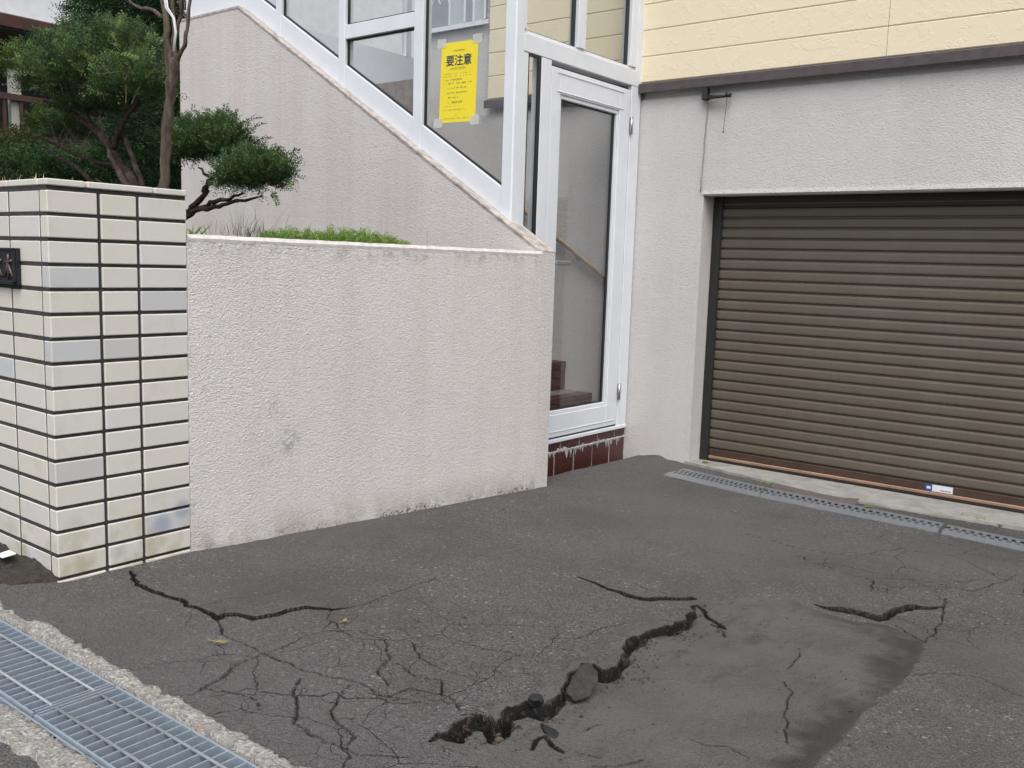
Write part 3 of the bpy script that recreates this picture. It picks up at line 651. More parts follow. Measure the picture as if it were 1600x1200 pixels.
# far end of the enclosure: a second glazed wall on the landing, and an unseen clear roof added to shape the stair's light
XL = -6.50
box('end_dado', (XL, YA + .08, 2.2), (XL + .06, 8.2, 2.98), M['frame'], en)
for k, y in enumerate((4.30, 5.0, 5.7, 6.45, 7.2, 8.0)):
    box('end_post', (XL + .002, y, 2.981), (XL + .062, y + .065, ZT), M['frame'], en); box('end_post_shadow_gap', (XL + .062, y + .066, 2.981), (XL + .070, y + .078, ZT), M['rubber'], en) if 0 else None
for k, y in enumerate((4.366, 5.066, 5.766, 6.516, 7.266)): box('end_pane', (XL + .03, y, 2.985), (XL + .034, (5.0, 5.7, 6.45, 7.2, 8.0)[k] - .002, ZT - .12), M['glass'], en)
box('end_head', (XL, YA + .08, ZT - .11), (XL + .06, 8.2, ZT), M['frame'], en)
M['roofpanel'] = bpy.data.materials.new('added_clear_roof'); M['roofpanel'].use_nodes = True; _t = M['roofpanel'].node_tree; _b = _t.nodes.new('ShaderNodeBsdfTransparent'); _b.inputs[0].default_value = (.975, .98, .98, 1); _t.links.new(_b.outputs[0], _t.nodes['Material Output'].inputs[0])
MB().prism([(XL - .1, YA - .15, ZT + .005), (XD + .15, YA - .15, ZT + .005), (XD + .15, YA - .15, ZT + .045), (XL - .1, YA - .15, ZT + .045)], (0, YF - YA + .13, 0)).build('roof', M['roofpanel'], en)

# ------------------------------------------------------------------ notice taped to the glass
YN = YG - .003
nz_ = [(-3.928, 2.372), (-3.645, 2.366), (-3.656, 1.911), (-3.941, 1.915)]
nt_ = thing('notice', (-3.79, YN, 1.91), 'bright yellow printed caution notice taped inside the stair glass', 'notice')
M['paper'] = plain('yellow_paper', (.86, .70, .035), .7, var=.05); M['ink'] = plain('blue_black_ink', (.03, .045, .075), .7); M['inkgrey'] = plain('grey_ink', (.22, .20, .08), .8); M['tape'] = plain('frosted_tape', (.74, .75, .74), .5); M['tape'].node_tree.nodes['Principled BSDF'].inputs['Alpha'].default_value = .38
MB().prism([(x, YN - .0006, z) for x, z in nz_], (0, .0005, 0)).build('sheet', M['paper'], nt_)
def on_sheet(u, v):        # u across, v down, 0..1
    a_ = Vector((nz_[0][0], 0, nz_[0][1])).lerp(Vector((nz_[1][0], 0, nz_[1][1])), u); b_ = Vector((nz_[3][0], 0, nz_[3][1])).lerp(Vector((nz_[2][0], 0, nz_[2][1])), u); return a_.lerp(b_, v)
def text_part(name, s, u, v, height, width, mat, bold=0.):
    cu = bpy.data.curves.new(name, 'FONT'); cu.body = s; cu.size = 1; cu.align_x = 'LEFT'; cu.offset = bold; cu.resolution_u = 2
    tmp = bpy.data.objects.new(name, cu); C.collection.objects.link(tmp)
    dg = bpy.context.evaluated_depsgraph_get(); me = bpy.data.meshes.new_from_object(tmp.evaluated_get(dg)); bpy.data.objects.remove(tmp); bpy.data.curves.remove(cu)
    n = len(me.vertices); co = np.zeros(n * 3); me.vertices.foreach_get('co', co); co = co.reshape(-1, 3)
    lo, hi = co.min(0), co.max(0); q = (co - lo) / np.maximum(hi - lo, 1e-6)
    W_, H_ = .284, .456; out = []
    for x, y, _ in q:
        p = on_sheet(u + x * width, v + (1 - y) * height); out.append((p.x, YN - .0012, p.z))
    me.vertices.foreach_set('co', np.array(out).ravel()); me.materials.clear(); me.update()
    return link(name, me, M[mat], nt_)
try:
    text_part('headline', '要注意', .14, .155, .14, .70, 'ink', .018)
    text_part('subtitle', 'LIMITED ENTRY', .25, .315, .028, .44, 'inkgrey'); text_part('heading', '応急危険度判定結果', .34, .095, .022, .30, 'inkgrey')
except Exception as ex: print('text failed', ex)
rr = random.Random(12)
for v, u0, u1, hgt in ((.385, .10, .86, .016), (.415, .10, .84, .016), (.465, .10, .22, .016), (.455, .26, .62, .030), (.51, .10, .14, .014), (.50, .20, .86, .030), (.56, .22, .72, .026), (.62, .20, .74, .030), (.68, .24, .52, .022), (.735, .22, .64, .034), (.79, .08, .34, .014), (.835, .08, .80, .018), (.905, .36, .62, .016), (.945, .14, .80, .016)):
    mb = MB(); u = u0
    while u < u1:                       # words too small to read: short pen and print marks
        wv = rr.uniform(.006, .016); hv = hgt * rr.uniform(.4, 1)
        if rr.random() < .8: mb.add([(p.x, YN - .0012, p.z) for p in (on_sheet(u, v), on_sheet(u + wv, v + rr.uniform(-.006, .006)), on_sheet(u + wv, v + hv), on_sheet(u, v + hv * .8))], [(0, 1, 2, 3)])
        u += wv + rr.uniform(.008, .02)
    mb.build('writing_line', M['inkgrey'] if hgt < .02 else M['ink'], nt_)
for u, v in ((.0, .0), (.98, -.01), (-.02, 1.0), (.99, .985)):
    p = on_sheet(u, v); MB().box((p.x - .035, YN - .0022, p.z - .026), (p.x + .035, YN - .0016, p.z + .026)).build('tape_strip', M['tape'], nt_)

# ------------------------------------------------------------------ house
ho = thing('house', (-2.5, YF + .2, -.2), 'house wall in pale stucco below and yellow boards above, dark flashing between, garage in it', 'house')
GXL = -2.85; GZT = 1.572; YR = YF + .175
wl = lambda n_, a, b: box(n_, a, b, M['stucco_house'], ho)
wl('wall', (-6.3, YF, -.4), (GXL, YF + .25, 2.20)); wl('lintel_wall', (GXL + .0005, YF - .0, GZT), (3.2, YF + .25, 2.20)); wl('wall', (1.0, YF, -.4), (3.2, YF + .25, GZT - .001))
mb = MB(); mb.prism([(GXL - .004, YF - .004, GZT + .026), (GXL - .004, YF - .008, GZT + .004), (GXL - .004, YF + .004, GZT - .006), (GXL - .004, YF + .1, GZT - .004), (GXL - .004, YF + .1, GZT + .026)], (3.8, 0, 0)).build('lintel_drip', M['stucco_house'], ho)
wl('upper_wall', (-5.42, YF + .03, 2.2005), (3.2, YF + .25, 5.6)); wl('side_wall', (-5.42, YF + .251, -.4), (-5.2, 8.4, 5.6))
ZST, ZSB = 2.306, 2.240; XS0 = -4.665
zrow = [2.309, 2.474, 2.641, 2.806, 2.972, 3.138, 3.304, 3.47]
for zl, zh in zip(zrow[:-1], zrow[1:]):
    for a, b in ((XS0, -1.765), (-1.762, 1.25), (1.253, 3.2)):
        mb = MB(); p = [(YF - .020, zl + .006), (YF - .016, zl + .0005), (YF + .0295, zl + .0005), (YF + .0295, zh - .0005), (YF - .014, zh - .0005), (YF - .020, zh - .006)]
        mb.prism([(a, y, z) for y, z in p], (b - a, 0, 0)).build('siding_board', M['siding'], ho)
mb = MB(); mb.prism([(XS0 - .012, YF - .052, ZSB), (XS0 - .012, YF - .052, ZST - .012), (XS0 - .012, YF - .022, ZST), (XS0 - .012, YF + .0, ZST), (XS0 - .012, YF + .0, ZST - .02), (XS0 - .012, YF - .044, ZST - .03), (XS0 - .012, YF - .044, ZSB)], (7.86, 0, 0)).build('flashing', M['flash'], ho)
box('flashing_underside', (XS0 - .010, YF - .043, ZSB + .012), (3.1, YF - .001, ZSB + .016), M['flash'], ho)
# window with diamond lattice seen through the stair glass
M['winglass'] = plain('pale_curtained_glass', (.46, .50, .53), .15, var=.15); M['wingrey'] = plain('leaded_glass', (.30, .33, .36), .2)
wd = box('window', (-5.42, YF - .012, 2.862), (-4.69, YF + .0, 2.895), M['frame'], ho)
for n_, a, b, m_ in (('pane', -5.27, -5.085, 'wingrey'), ('pane', -5.07, -4.935, 'winglass'), ('pane', -4.925, -4.845, 'wingrey'), ('pane', -4.835, -4.735, 'winglass')):
    p = box(n_, (a, YF - .006, 2.896), (b, YF + .0, 3.9), M[m_], wd)
    if m_ == 'wingrey':
        mb = MB(); wv = b - a; k = 2 if wv > .1 else 1; st = wv / k
        for i in range(-10, 14):
            for sg in (1, -1):
                z0 = 2.90 + i * st * 1.75
                for j in range(k):
                    xa, xb = a + j * st, a + (j + 1) * st; za, zb_ = (z0 + j * st * 1.75, z0 + (j + 1) * st * 1.75) if sg > 0 else (z0 - j * st * 1.75, z0 - (j + 1) * st * 1.75)
                    if min(za, zb_) > 2.9 and max(za, zb_) < 3.88: mb.tube([(xa, YF - .009, za), (xb, YF - .009, zb_)], .004, 4)
        if mb.v: mb.build('lattice', M['frame'], wd)
for x in (-5.285, -5.085, -4.930, -4.842, -4.73): box('window_bar', (x, YF - .016, 2.8955), (x + .014, YF - .0065, 3.9), M['frame'], wd)
# garage
gs = box('garage_reveal', (GXL - .0005, YF + .251, -.4), (GXL + .001, YR + .2, GZT), M['stucco_house'], ho)
rs_ = thing('tmp', (0, 0, 0), 'x', 'x'); bpy.data.objects.remove(rs_)
shut = box('roller_shutter', (GXL + .05, YR + .012, -.17), (1.0, YR + .03, 1.62), M['guide'], ho)
zs0, pit = -.095, .0664; prof = []
prof = [(.004, 0), (.004, .0075), (-.006, .0088), (-.0095, .0125), (-.0105, .022), (-.0100, .050), (-.0080, .0575), (-.003, .0620), (.003, .0650), (.004, pit - .0003)]
mb = MB(); n = len(prof); x0, x1_ = GXL + .055, .995
mb.add([(x0, y, z) for y, z in prof] + [(x1_, y, z) for y, z in prof], [(i, i + 1, i + 1 + n, i + n) for i in range(n - 1)])
s0 = mb.build('slat', M['shutter'], shut); 
for k in range(25):
    o = s0 if k == 0 else copy_part(s0, (0, 0, 0), shut)
    o.location = (0, YR + random.Random(k).uniform(-.001, .001), zs0 + k * pit)
    if k: o.matrix_parent_inverse = Matrix()
box('guide_rail', (GXL + .002, YR - .030, -.2), (GXL + .058, YR + .011, GZT + .05), M['guide'], shut, .003); box('guide_lip', (GXL + .0585, YR - .024, -.2), (GXL + .066, YR - .018, GZT), M['guide'], shut)
box('shutter_hood', (GXL + .002, YR - .01, 1.50), (1.0, YR + .0, 1.8), M['guide'], shut)
box('bottom_bar', (GXL + .067, YR - .020, -.176), (.995, YR + .010, -.096), M['bar_brown'], shut, .003)
box('copper_strip', (GXL + .067, YR - .030, -.160), (.995, YR - .0205, -.140), M['bar_copper'], shut, .004)
box('bottom_seal', (GXL + .067, YR - .024, -.186), (.995, YR - .0205, -.1765), M['guide'], shut)
pa, pb = ony(1445, 765, YR - .02), ony(1488, 777, YR - .02)
M['sticker'] = plain('white_sticker', (.66, .70, .76), .4); M['sticker_blue'] = plain('blue_sticker', (.03, .07, .25), .4)
zl_, zh_ = -.143 + .006, -.098; xa_ = pa.x; wv = pb.x - pa.x
st_ = box('maker_label', (xa_ + wv * .26, YR - .0215, zl_), (xa_ + wv, YR - .0203, zh_), M['sticker'], shut); box('label_logo', (xa_, YR - .0215, zl_), (xa_ + wv * .255, YR - .0203, zh_), M['sticker_blue'], shut)
box('label_logo_mark', (xa_ + wv * .06, YR - .0222, zl_ + .012), (xa_ + wv * .20, YR - .0216, zh_ - .012), M['sticker'], shut); box('label_print', (xa_ + wv * .56, YR - .0222, zl_ + .008), (xa_ + wv * .94, YR - .0216, zl_ + .013), M['inkgrey'], shut)
mb = MB(); rr = random.Random(3); xs_ = np.linspace(GXL - .02, 3.1, 90); front = [float(np.interp(x, SFX, SFY)) + rr.uniform(-.006, .006) for x in xs_]
V_ = []; F_ = []
for x, y in zip(xs_, front): V_ += [(x, y, -.25), (x, y + .004, -.172), (x, YR + .05, -.180)]
for i in range(len(xs_) - 1): F_ += [(3 * i, 3 * i + 3, 3 * i + 4, 3 * i + 1), (3 * i + 1, 3 * i + 4, 3 * i + 5, 3 * i + 2)]
mb.add(V_, F_).build('garage_sill', M['sill'], ho)

# lamp-arm bracket with a pull cord and the cable below it
p0 = ony(1097, 140, YF - .03)
br = thing('wall_bracket', (p0.x, YF, 2.1), 'small black wall bracket with thin hanging cord under the dark flashing', 'bracket')
xb, xe = ony(1101, 145, YF - .04).x, ony(1139, 150, YF - .05).x
za, ze = 2.215, ony(1139, 149, YF - .05).z
box('mount', (xb - .018, YF - .045, za - .055), (xb + .018, YF - .0005, za + .02), M['bracket'], br, .003)
MB().tube([(xb, YF - .03, za - .040), (xe, YF - .05, ze)], [.013, .011], 8).build('arm', M['bracket'], br, True); MB().tube([(xb, YF - .028, za - .072), (xe - .06, YF - .045, ze - .02)], .004, 6).build('brace', M['cable'], br, True)
MB().tube([(xe - .004, YF - .065, ze + .004), (xe - .004, YF - .035, ze + .004)], .016, 10).build('pulley', M['bracket'], br, True); MB().tube([(xe - .012, YF - .05, ze), (xe - .02, YF - .045, ze - .12), (xe - .027, YF - .045, 1.955)], .0016, 5).build('cord', M['bracket'], br); MB().tube([(xe - .027, YF - .045, 1.957), (xe - .027, YF - .045, 1.948)], .005, 6).build('cord_end', M['bracket'], br)
cb = MB(); pts = [(xb + .012, YF - .012, za - .07)]; rr = random.Random(8)
for k in range(1, 14): pts.append((xb + .012 - .018 * k / 13 + rr.uniform(-.002, .002), YF - .007, za - .07 - (za - .07 - GZT - .02) * k / 13))
tag(cb.tube(pts, .0042, 6).build('cable', M['cable'], None, True), 'thin grey cable hanging down the stucco wall to the garage corner', 'cable')

# ------------------------------------------------------------------ inside the stair: steps, handrail, pole
stp = thing('staircase', (-3.8, 5.0, -.1), 'maroon tiled steps climbing behind the glass door', 'staircase')
M['tread'] = plain('tile_tread', (.26, .225, .21), .5, var=.4, scale=15)
box('floor', (-3.64, 4.33, -.3), (XD - .105, YF - .001, .0), M['tread'], stp)
ns = 13; x_s = -3.64; run, rise = .235, .205
for k in range(ns):
    xa = x_s - k * run; zt_ = rise * (k + 1)
    tr = box('step', (xa - run - .03, 4.318, zt_ - rise - .05), (xa, YF - .002, zt_ - .02), M['grout_white'], stp)
    for j in range(6):
        y0 = 4.32 + j * .205; y1 = min(y0 + .198, YF - .003)
        box('riser_tile', (xa, y0, zt_ - rise + .002), (xa + .010, y1, zt_ - .055), M['redtile'], tr, .002); box('nosing_tile', (xa - .09, y0, zt_ - .0195), (xa + .014, y1, zt_ + .0), M['redtile'], tr, .002); box('nosing_edge', (xa + .0105, y0, zt_ - .050), (xa + .014, y1, zt_ - .020), M['redtile'], tr)
    box('tread', (xa - run - .0, 4.32, zt_ - .0195), (xa - .092, YF - .004, zt_ - .002), M['tread'], tr)
ld = box('landing', (-6.42, 4.318, 2.3), (x_s - ns * run - .03, YF - .002, 2.665), M['tread'], stp); box('porch_floor', (-6.42, YF + .252, 2.3), (-5.422, 8.2, 2.60), M['tread'], stp)
hr = thing('handrail', (-3.8, YF, 1.1), 'brown round stair handrail fixed to the stucco behind the glass', 'handrail')
ha, hb = ony(871, 371, YF - .06), ony(956, 441, YF - .06); dd = (hb - ha)
MB().tube([ha - dd * 3.2, ha, hb, hb + dd * .25], .020, 10).build('rail', M['rail_wood'], hr, True)
for t in (-2.5, -1, .35): p = ha + dd * t; MB().tube([p - Vector((0, 0, .018)), p + Vector((0, .02, -.045)), p + Vector((0, .0595, -.05))], .007, 6).build('rail_bracket', M['steel'], hr, True)
pl = thing('pole', (-3.5, 4.40, .2), 'white pole with grey grip leaning behind the narrow side glass', 'pole')
pt_, pb_ = onx(838, 190, XD - .16), onx(826, 400, XD - .16)
M['polewhite'] = plain('pole_white', (.68, .70, .70), .4); M['polegrip'] = plain('pole_grip', (.06, .07, .08), .6)
dd = pb_ - pt_
pg = onx(835, 245, XD - .16)
MB().tube([pg, pg + (pb_ - pg) * 1.9], .016, 8).build('shaft', M['polewhite'], pl, True); MB().tube([pg + Vector((0, 0, .035)), pg - Vector((0, 0, .02))], .019, 8).build('grip', M['polegrip'], pl, True); MB().tube([pg + Vector((0, 0, .036)), pg + Vector((0, .005, .5))], .010, 8).build('upper_shaft', M['polewhite'], pl, True)

# ------------------------------------------------------------------ perforated drain cover in front of the garage
def cover(pa, pb, qa, qb, label):
    """pa-pb: edge towards the street, qa-qb: edge towards the garage (pixels on the ground)"""
    A, B, Cc, Dd = [ong(*p) for p in (pa, pb, qb, qa)]; zt_ = .012
    t = thing('drain_cover', (A + Cc) / 2, label, 'drain cover', 'steel drain covers before the garage')
    P = lambda u, v: (A.lerp(B, u)).lerp(Dd.lerp(Cc, u), v)
    L_ = (B - A).length
    def strip(v0, v1, dz0, dz1, name, mat):
        mb = MB(); a_, b_, c_, d_ = P(0, v0), P(1, v0), P(1, v1), P(0, v1)
        mb.prism([a_ + Vector((0, 0, zt_ + dz0)), b_ + Vector((0, 0, zt_ + dz0)), c_ + Vector((0, 0, zt_ + dz1)), d_ + Vector((0, 0, zt_ + dz1))], (0, 0, -.006)); return mb.build(name, M[mat], t)
    strip(0, .28, -.004, .004, 'front_flange', 'galv_cover'); strip(.72, 1, .004, -.004, 'rear_flange', 'galv_cover'); strip(.281, .719, -.014, -.014, 'slot_bed', 'hole')
    mb = MB(); nb = int(L_ / .036)
    for i in range(nb):
        u0 = (i + .15) / nb; u1 = (i + .62) / nb; um = (u0 + u1) / 2
        for v0, v1, sh in ((.282, .50, 0), (.50, .718, .5 / nb)):
            q = [P(min(u0 + sh, 1), v0), P(min(u1 + sh, 1), v0), P(min(u1 + sh, 1), v1), P(min(u0 + sh, 1), v1)]
            mb.prism([x + Vector((0, 0, zt_ + .003)) for x in q], (0, 0, -.012))
    mb.build('bridge_bars', M['galv_cover'], t, bevel=0)['kind'] = 'stuff'
cover((1036, 744), (1186, 779), (1070, 734), (1196, 763), 'drain cover end nearest the house corner, half sunk in asphalt')
cover((1187, 779), (1464, 834), (1197, 763), (1476, 820), 'long middle drain cover below the garage sill with pressed slots')
cover((1470, 836), (1660, 876), (1481, 822), (1662, 858), 'drain cover leading away past the shutter label end')
M['paver'] = plain('brown_paver', (.125, .105, .095), .95, var=.3, bump=.002)
pv = [ong(*p) for p in ((1200, 763), (1335, 792), (1345, 783), (1215, 757))]
tag(MB().prism([p + Vector((0, 0, .014)) for p in pv], (0, 0, -.04)).build('paving_slab', M['paver'], bevel=.004), 'flat brown slab set between the drain cover and garage sill', 'slab')

# ------------------------------------------------------------------ broken asphalt pieces along the ledge
def rock(name, px, py, size, mat, label, cat, seed, lift=0., parent=None, group=None):
    g = ong(px, py); bm = bmesh.new(); bmesh.ops.create_icosphere(bm, subdivisions=2, radius=1); r_ = np.random.default_rng(seed); dirs = r_.normal(size=(9, 3)); dirs /= np.linalg.norm(dirs, axis=1)[:, None]; cut = r_.uniform(.38, .8, 9)
    for v in bm.verts:
        p = np.array(v.co); 
        for d_, c_ in zip(dirs, cut):
            q = p @ d_
            if q > c_: p = p - d_ * (q - c_) * .92
        p = p * (1 + .05 * math.sin(17 * p[0] + seed) * math.sin(13 * p[1]) + .04 * math.sin(29 * p[2] + 2 * seed)); v.co = p * np.array(size)
    a_ = seed * 1.7; bmesh.ops.rotate(bm, verts=bm.verts, matrix=Matrix.Rotation(a_, 3, 'Z')); me = bpy.data.meshes.new(name); bm.to_mesh(me); bm.free()
    o = link(name, me, M[mat], None, False); o.location = g + Vector((0, 0, lift)); return tag(o, label, cat, group)
rock('bitumen_lump', 836, 1104, (.028, .024, .017), 'bitumen', 'knobbly black bitumen lump resting on the lip of the ledge', 'asphalt chunk', 3, .016)
rock('bitumen_chunk', 858, 1132, (.050, .026, .013), 'bitumen', 'flat black bitumen chunk fallen on the sunken patch', 'asphalt chunk', 7, -.022)
rock('asphalt_chunk', 806, 1126, (.026, .022, .020), 'bitumen', 'dark upright asphalt chunk in the open hole', 'asphalt chunk', 12, -.03)
rock('asphalt_chunk', 780, 1142, (.024, .020, .020), 'rubble', 'earthy grey chunk wedged in the open hole', 'asphalt chunk', 15, -.025)
rock('rubble_stone', 728, 1122, (.030, .020, .016), 'bitumen', 'dark stone tilted over the mouth of the hole', 'stone', 21, -.004)
rock('rubble_stone', 737, 1146, (.024, .020, .012), 'rubble', 'ochre rubble stone lying in the hole', 'stone', 25, -.018)
rock('pebble', 966, 1066, (.007, .005, .004), 'bitumen', 'tiny black crumb close under the tipped-up slab', 'pebble', 31, -.022); rock('pebble', 972, 1076, (.004, .004, .003), 'bitumen', 'smallest black crumb, next to another below the ledge', 'pebble', 33, -.022); rock('pebble', 909, 1114, (.006, .005, .004), 'bitumen', 'single black crumb out on the dusty patch', 'pebble', 35, -.025)
fn = Vector((.62, -.42, .66)).normalized(); f0 = ong(908, 1096) + Vector((0, 0, -.030))
def onpl(px, py): d = Vector(ray(px, py)); e = Vector(EYE); return e + d * ((f0 - e).dot(fn) / d.dot(fn))
fo = [(893, 1089), (886, 1083), (888, 1072), (893, 1066), (896, 1055), (904, 1047), (908, 1039), (918, 1034), (925, 1037), (929, 1044), (934, 1049), (935, 1061), (933, 1070), (926, 1079), (923, 1087), (909, 1093), (899, 1096)]
tag(MB().prism([onpl(*p) for p in fo], -fn * .020).build('asphalt_flake', M['flake'], bevel=.0022), 'rounded grey slab of asphalt tipped up against the broken ledge', 'asphalt slab')
rc = np.random.default_rng(44); mb = MB(); LPw = poly(LEDGE)
for k in range(420):
    if k < 300: i = rc.integers(0, len(LPw) - 1); c_ = LPw[i] + (LPw[i + 1] - LPw[i]) * rc.random() + np.array([abs(rc.normal(0, .05)) + .012, rc.normal(0, .03)])
    else: c_ = np.array(ong(rc.uniform(700, 1400), rc.uniform(960, 1190)))[:2]
    ix = min(max(np.searchsorted(gx, c_[0]), 1), nx - 1); iy = min(max(np.searchsorted(gy, c_[1]), 1), ny - 1); z_ = Z[iy, ix]; s_ = rc.uniform(.0012, .0045) if rc.random() < .93 else rc.uniform(.005, .009)
    P_ = [Vector((c_[0], c_[1], z_ + s_ * .4)) + Vector(v) * s_ * rc.uniform(.7, 1.3) for v in ((1, 0, 0), (-.5, .8, 0), (-.6, -.8, 0), (0, 0, .9), (.1, .1, -.7))]
    mb.add(P_, [(0, 1, 3), (1, 2, 3), (2, 0, 3), (1, 0, 4), (2, 1, 4), (0, 2, 4)])
tag(mb.build('asphalt_crumbs', M['rubble_dark']), 'scattered dark asphalt crumbs along the broken ledge', 'crumbs', kind='stuff')
# fallen twigs and leaves
def sprig(px, py, ang, s, mat, label, name='fallen_sprig'):
    g = ong(px, py) + Vector((0, 0, .010)); mb = MB(); dx = Vector((math.cos(ang), math.sin(ang), 0)); nx_ = Vector((-dx.y, dx.x, 0))
    mb.tube([g - dx * s, g, g + dx * s * .8], [.0014, .0012, .0008], 5)
    for k in range(7):
        b = g - dx * s * .1 + dx * s * .9 * k / 6
        for sg in (1, -1): e = b + dx * .012 + nx_ * sg * .014 + Vector((0, 0, .004)); mb.add([b, b + dx * .004, e], [(0, 1, 2)])
    return tag(mb.build(name, M[mat]), label, 'twig')
M['sprig'] = plain('yellowed_needles', (.34, .27, .06), .8, var=.3, scale=60); M['leafgreen'] = plain('fallen_leaf', (.18, .19, .03), .8, var=.4, scale=50); M['deadleaf'] = plain('dead_leaf', (.25, .10, .05), .85, var=.3)
sprig(338, 1007, .35, .030, 'sprig', 'yellowed evergreen sprig lying below the long crack'); sprig(535, 976, 1.2, .011, 'sprig', 'tiny yellow sprig above the crazed asphalt')
def leaf(px, py, s, mat, label, up=.006):
    g = ong(px, py) + Vector((0, 0, up)); rr = random.Random(px); a = rr.uniform(0, 6); d = Vector((math.cos(a), math.sin(a), 0)); n_ = Vector((-d.y, d.x, 0)); mb = MB()
    ring = [(-1, 0, 0), (-.5, .42, .2), (.2, .5, .25), (1, 0, .1), (.2, -.5, .3), (-.5, -.42, .2)]; vs_ = [g + d * x * s + n_ * y * s + Vector((0, 0, z * s * .6)) for x, y, z in ring]
    return tag(mb.add([g + Vector((0, 0, -.001))] + vs_, [(0, 1 + i, 1 + (i + 1) % 6) for i in range(6)]).build('fallen_leaf', M[mat]), label, 'leaf')
leaf(1102, 727, .035, 'leafgreen', 'olive leaf caught at the foot of the shutter guide', .02); leaf(1358, 796, .035, 'leafgreen', 'green leaf on the asphalt strip beside the paver', .012); leaf(1148, 801, .018, 'leafgreen', 'small yellow-green leaf on bare asphalt in front of the drain cover'); leaf(1041, 776, .016, 'leafgreen', 'small leaf on the asphalt off the drain cover end'); leaf(1562, 822, .03, 'deadleaf', 'russet dead leaf lying against the garage sill', .01)
leaf(550, 1124, .008, 'deadleaf', 'brown leaf scrap on the crazed asphalt')
M['litter'] = plain('white_litter', (.75, .75, .78), .6)
g = ony(10, 884, 1.40); g.z = .035
tag(MB().prism([g + Vector(p) for p in ((-.035, -.02, .0), (.03, -.025, .006), (.035, .02, .012), (-.03, .025, .008))], (0, 0, .006)).build('litter', M['litter'], bevel=.002), 'scrap of white litter on the soil below the tiles', 'litter')

# ------------------------------------------------------------------ plants
def needles_mat(name, c1, c2, c3):
    m = Mat(name, c1, .6, spec=.3); ri = m.geo.outputs['Random Per Island']
    tn = m.attr('tint').outputs['Fac']; m.mix(m.ramp(tn, .35, .95), c2); m.mix(m.ramp(tn, 0, .3, .65, 0), tuple(x * .45 for x in c1)); m.mix(m.ramp(ri, .3, 1., 0, .5), c2); m.mix(m.ramp(ri, .95, .99, 0, .7), c3); m.mix(m.ramp(m.noise(7, 3), .5, .75, 0, .6), c2)
    m.b.inputs['Subsurface Weight'].default_value = 0
    return m.done()
M['yew'] = needles_mat('yew_needles', (.036, .080, .034), (.105, .175, .060), (.14, .09, .04)); M['yew_light'] = needles_mat('yew_young_needles', (.065, .125, .03), (.13, .19, .045), (.18, .14, .05)); M['fir'] = needles_mat('far_needles', (.020, .052, .020), (.042, .09, .028), (.06, .085, .025)); M['fresh'] = needles_mat('fresh_weeds', (.10, .19, .035), (.19, .30, .06), (.30, .34, .12)); M['hedge'] = needles_mat('hedge_leaves', (.04, .055, .02), (.07, .07, .028), (.13, .09, .04))
def barkm(name, c):
    m = Mat(name, c, .95, spec=.2); v = m.noise(1, 5, .7, m.map((45, 45, 7))); m.mix(m.ramp(v, .35, .65, .8, 0), tuple(x * .35 for x in c)); m.mix(m.ramp(m.noise(9, 3), .5, .7, 0, .4), (.17, .14, .11)); m.relief(v, .02); return m.done()
M['bark_yew'] = barkm('yew_bark', (.075, .052, .040)); M['bark_red'] = barkm('shaggy_bark', (.15, .115, .092)); M['twig'] = plain('dry_twigs', (.12, .085, .06), .9)
def needle_cloud(P, Dn, L, nl, nw, per, seed, spread=.9):
    """sprigs at points P along directions Dn, length L, each with `per` needles; returns verts, quads"""
    r_ = np.random.default_rng(seed); n = len(P); t = np.tile(np.linspace(.08, 1, per), (n, 1)) + r_.uniform(-.03, .03, (n, per))
    up = np.array([0, 0, 1.]) + r_.normal(0, .35, (n, 3)); side = np.cross(Dn, up); side /= np.linalg.norm(side, axis=1)[:, None] + 1e-9; nor = np.cross(side, Dn)
    base = P[:, None, :] + Dn[:, None, :] * (t * L[:, None])[..., None]
    base[..., 2] -= (t ** 2 * L[:, None] * .18)
    sg = np.where(np.arange(per) % 2 == 0, 1., -1.)[None, :, None]
    nd = side[:, None, :] * sg * spread + Dn[:, None, :] * .55 + nor[:, None, :] * r_.normal(.15, .35, (n, per, 1)); nd /= np.linalg.norm(nd, axis=-1, keepdims=True)
    ln = nl * r_.uniform(.7, 1.2, (n, per, 1)) * (1.05 - .45 * t[..., None]); wv = np.cross(nd, nor[:, None, :]); wv /= np.linalg.norm(wv, axis=-1, keepdims=True) + 1e-9
    a = base; b = base + nd * ln * .5 + wv * nw; c = base + nd * ln; d = base + nd * ln * .5 - wv * nw
    V = np.stack([a, b, c, d], 2).reshape(-1, 3); return V
def foliage(name, V, mat, parent=None, per=14):
    n = len(V) // 4; me = bpy.data.meshes.new(name); me.vertices.add(len(V)); me.vertices.foreach_set('co', V.ravel()); me.loops.add(4 * n); me.loops.foreach_set('vertex_index', np.arange(4 * n, dtype=np.int32)); me.polygons.add(n); me.polygons.foreach_set('loop_start', np.arange(0, 4 * n, 4, dtype=np.int32)); me.update(); me.validate()
    tn = np.random.default_rng(len(V)).random(n // per + 1).repeat(per * 4)[:4 * n].astype(np.float32); at_ = me.attributes.new('tint', 'FLOAT', 'POINT'); at_.data.foreach_set('value', tn)
    return link(name, me, M[mat], parent)
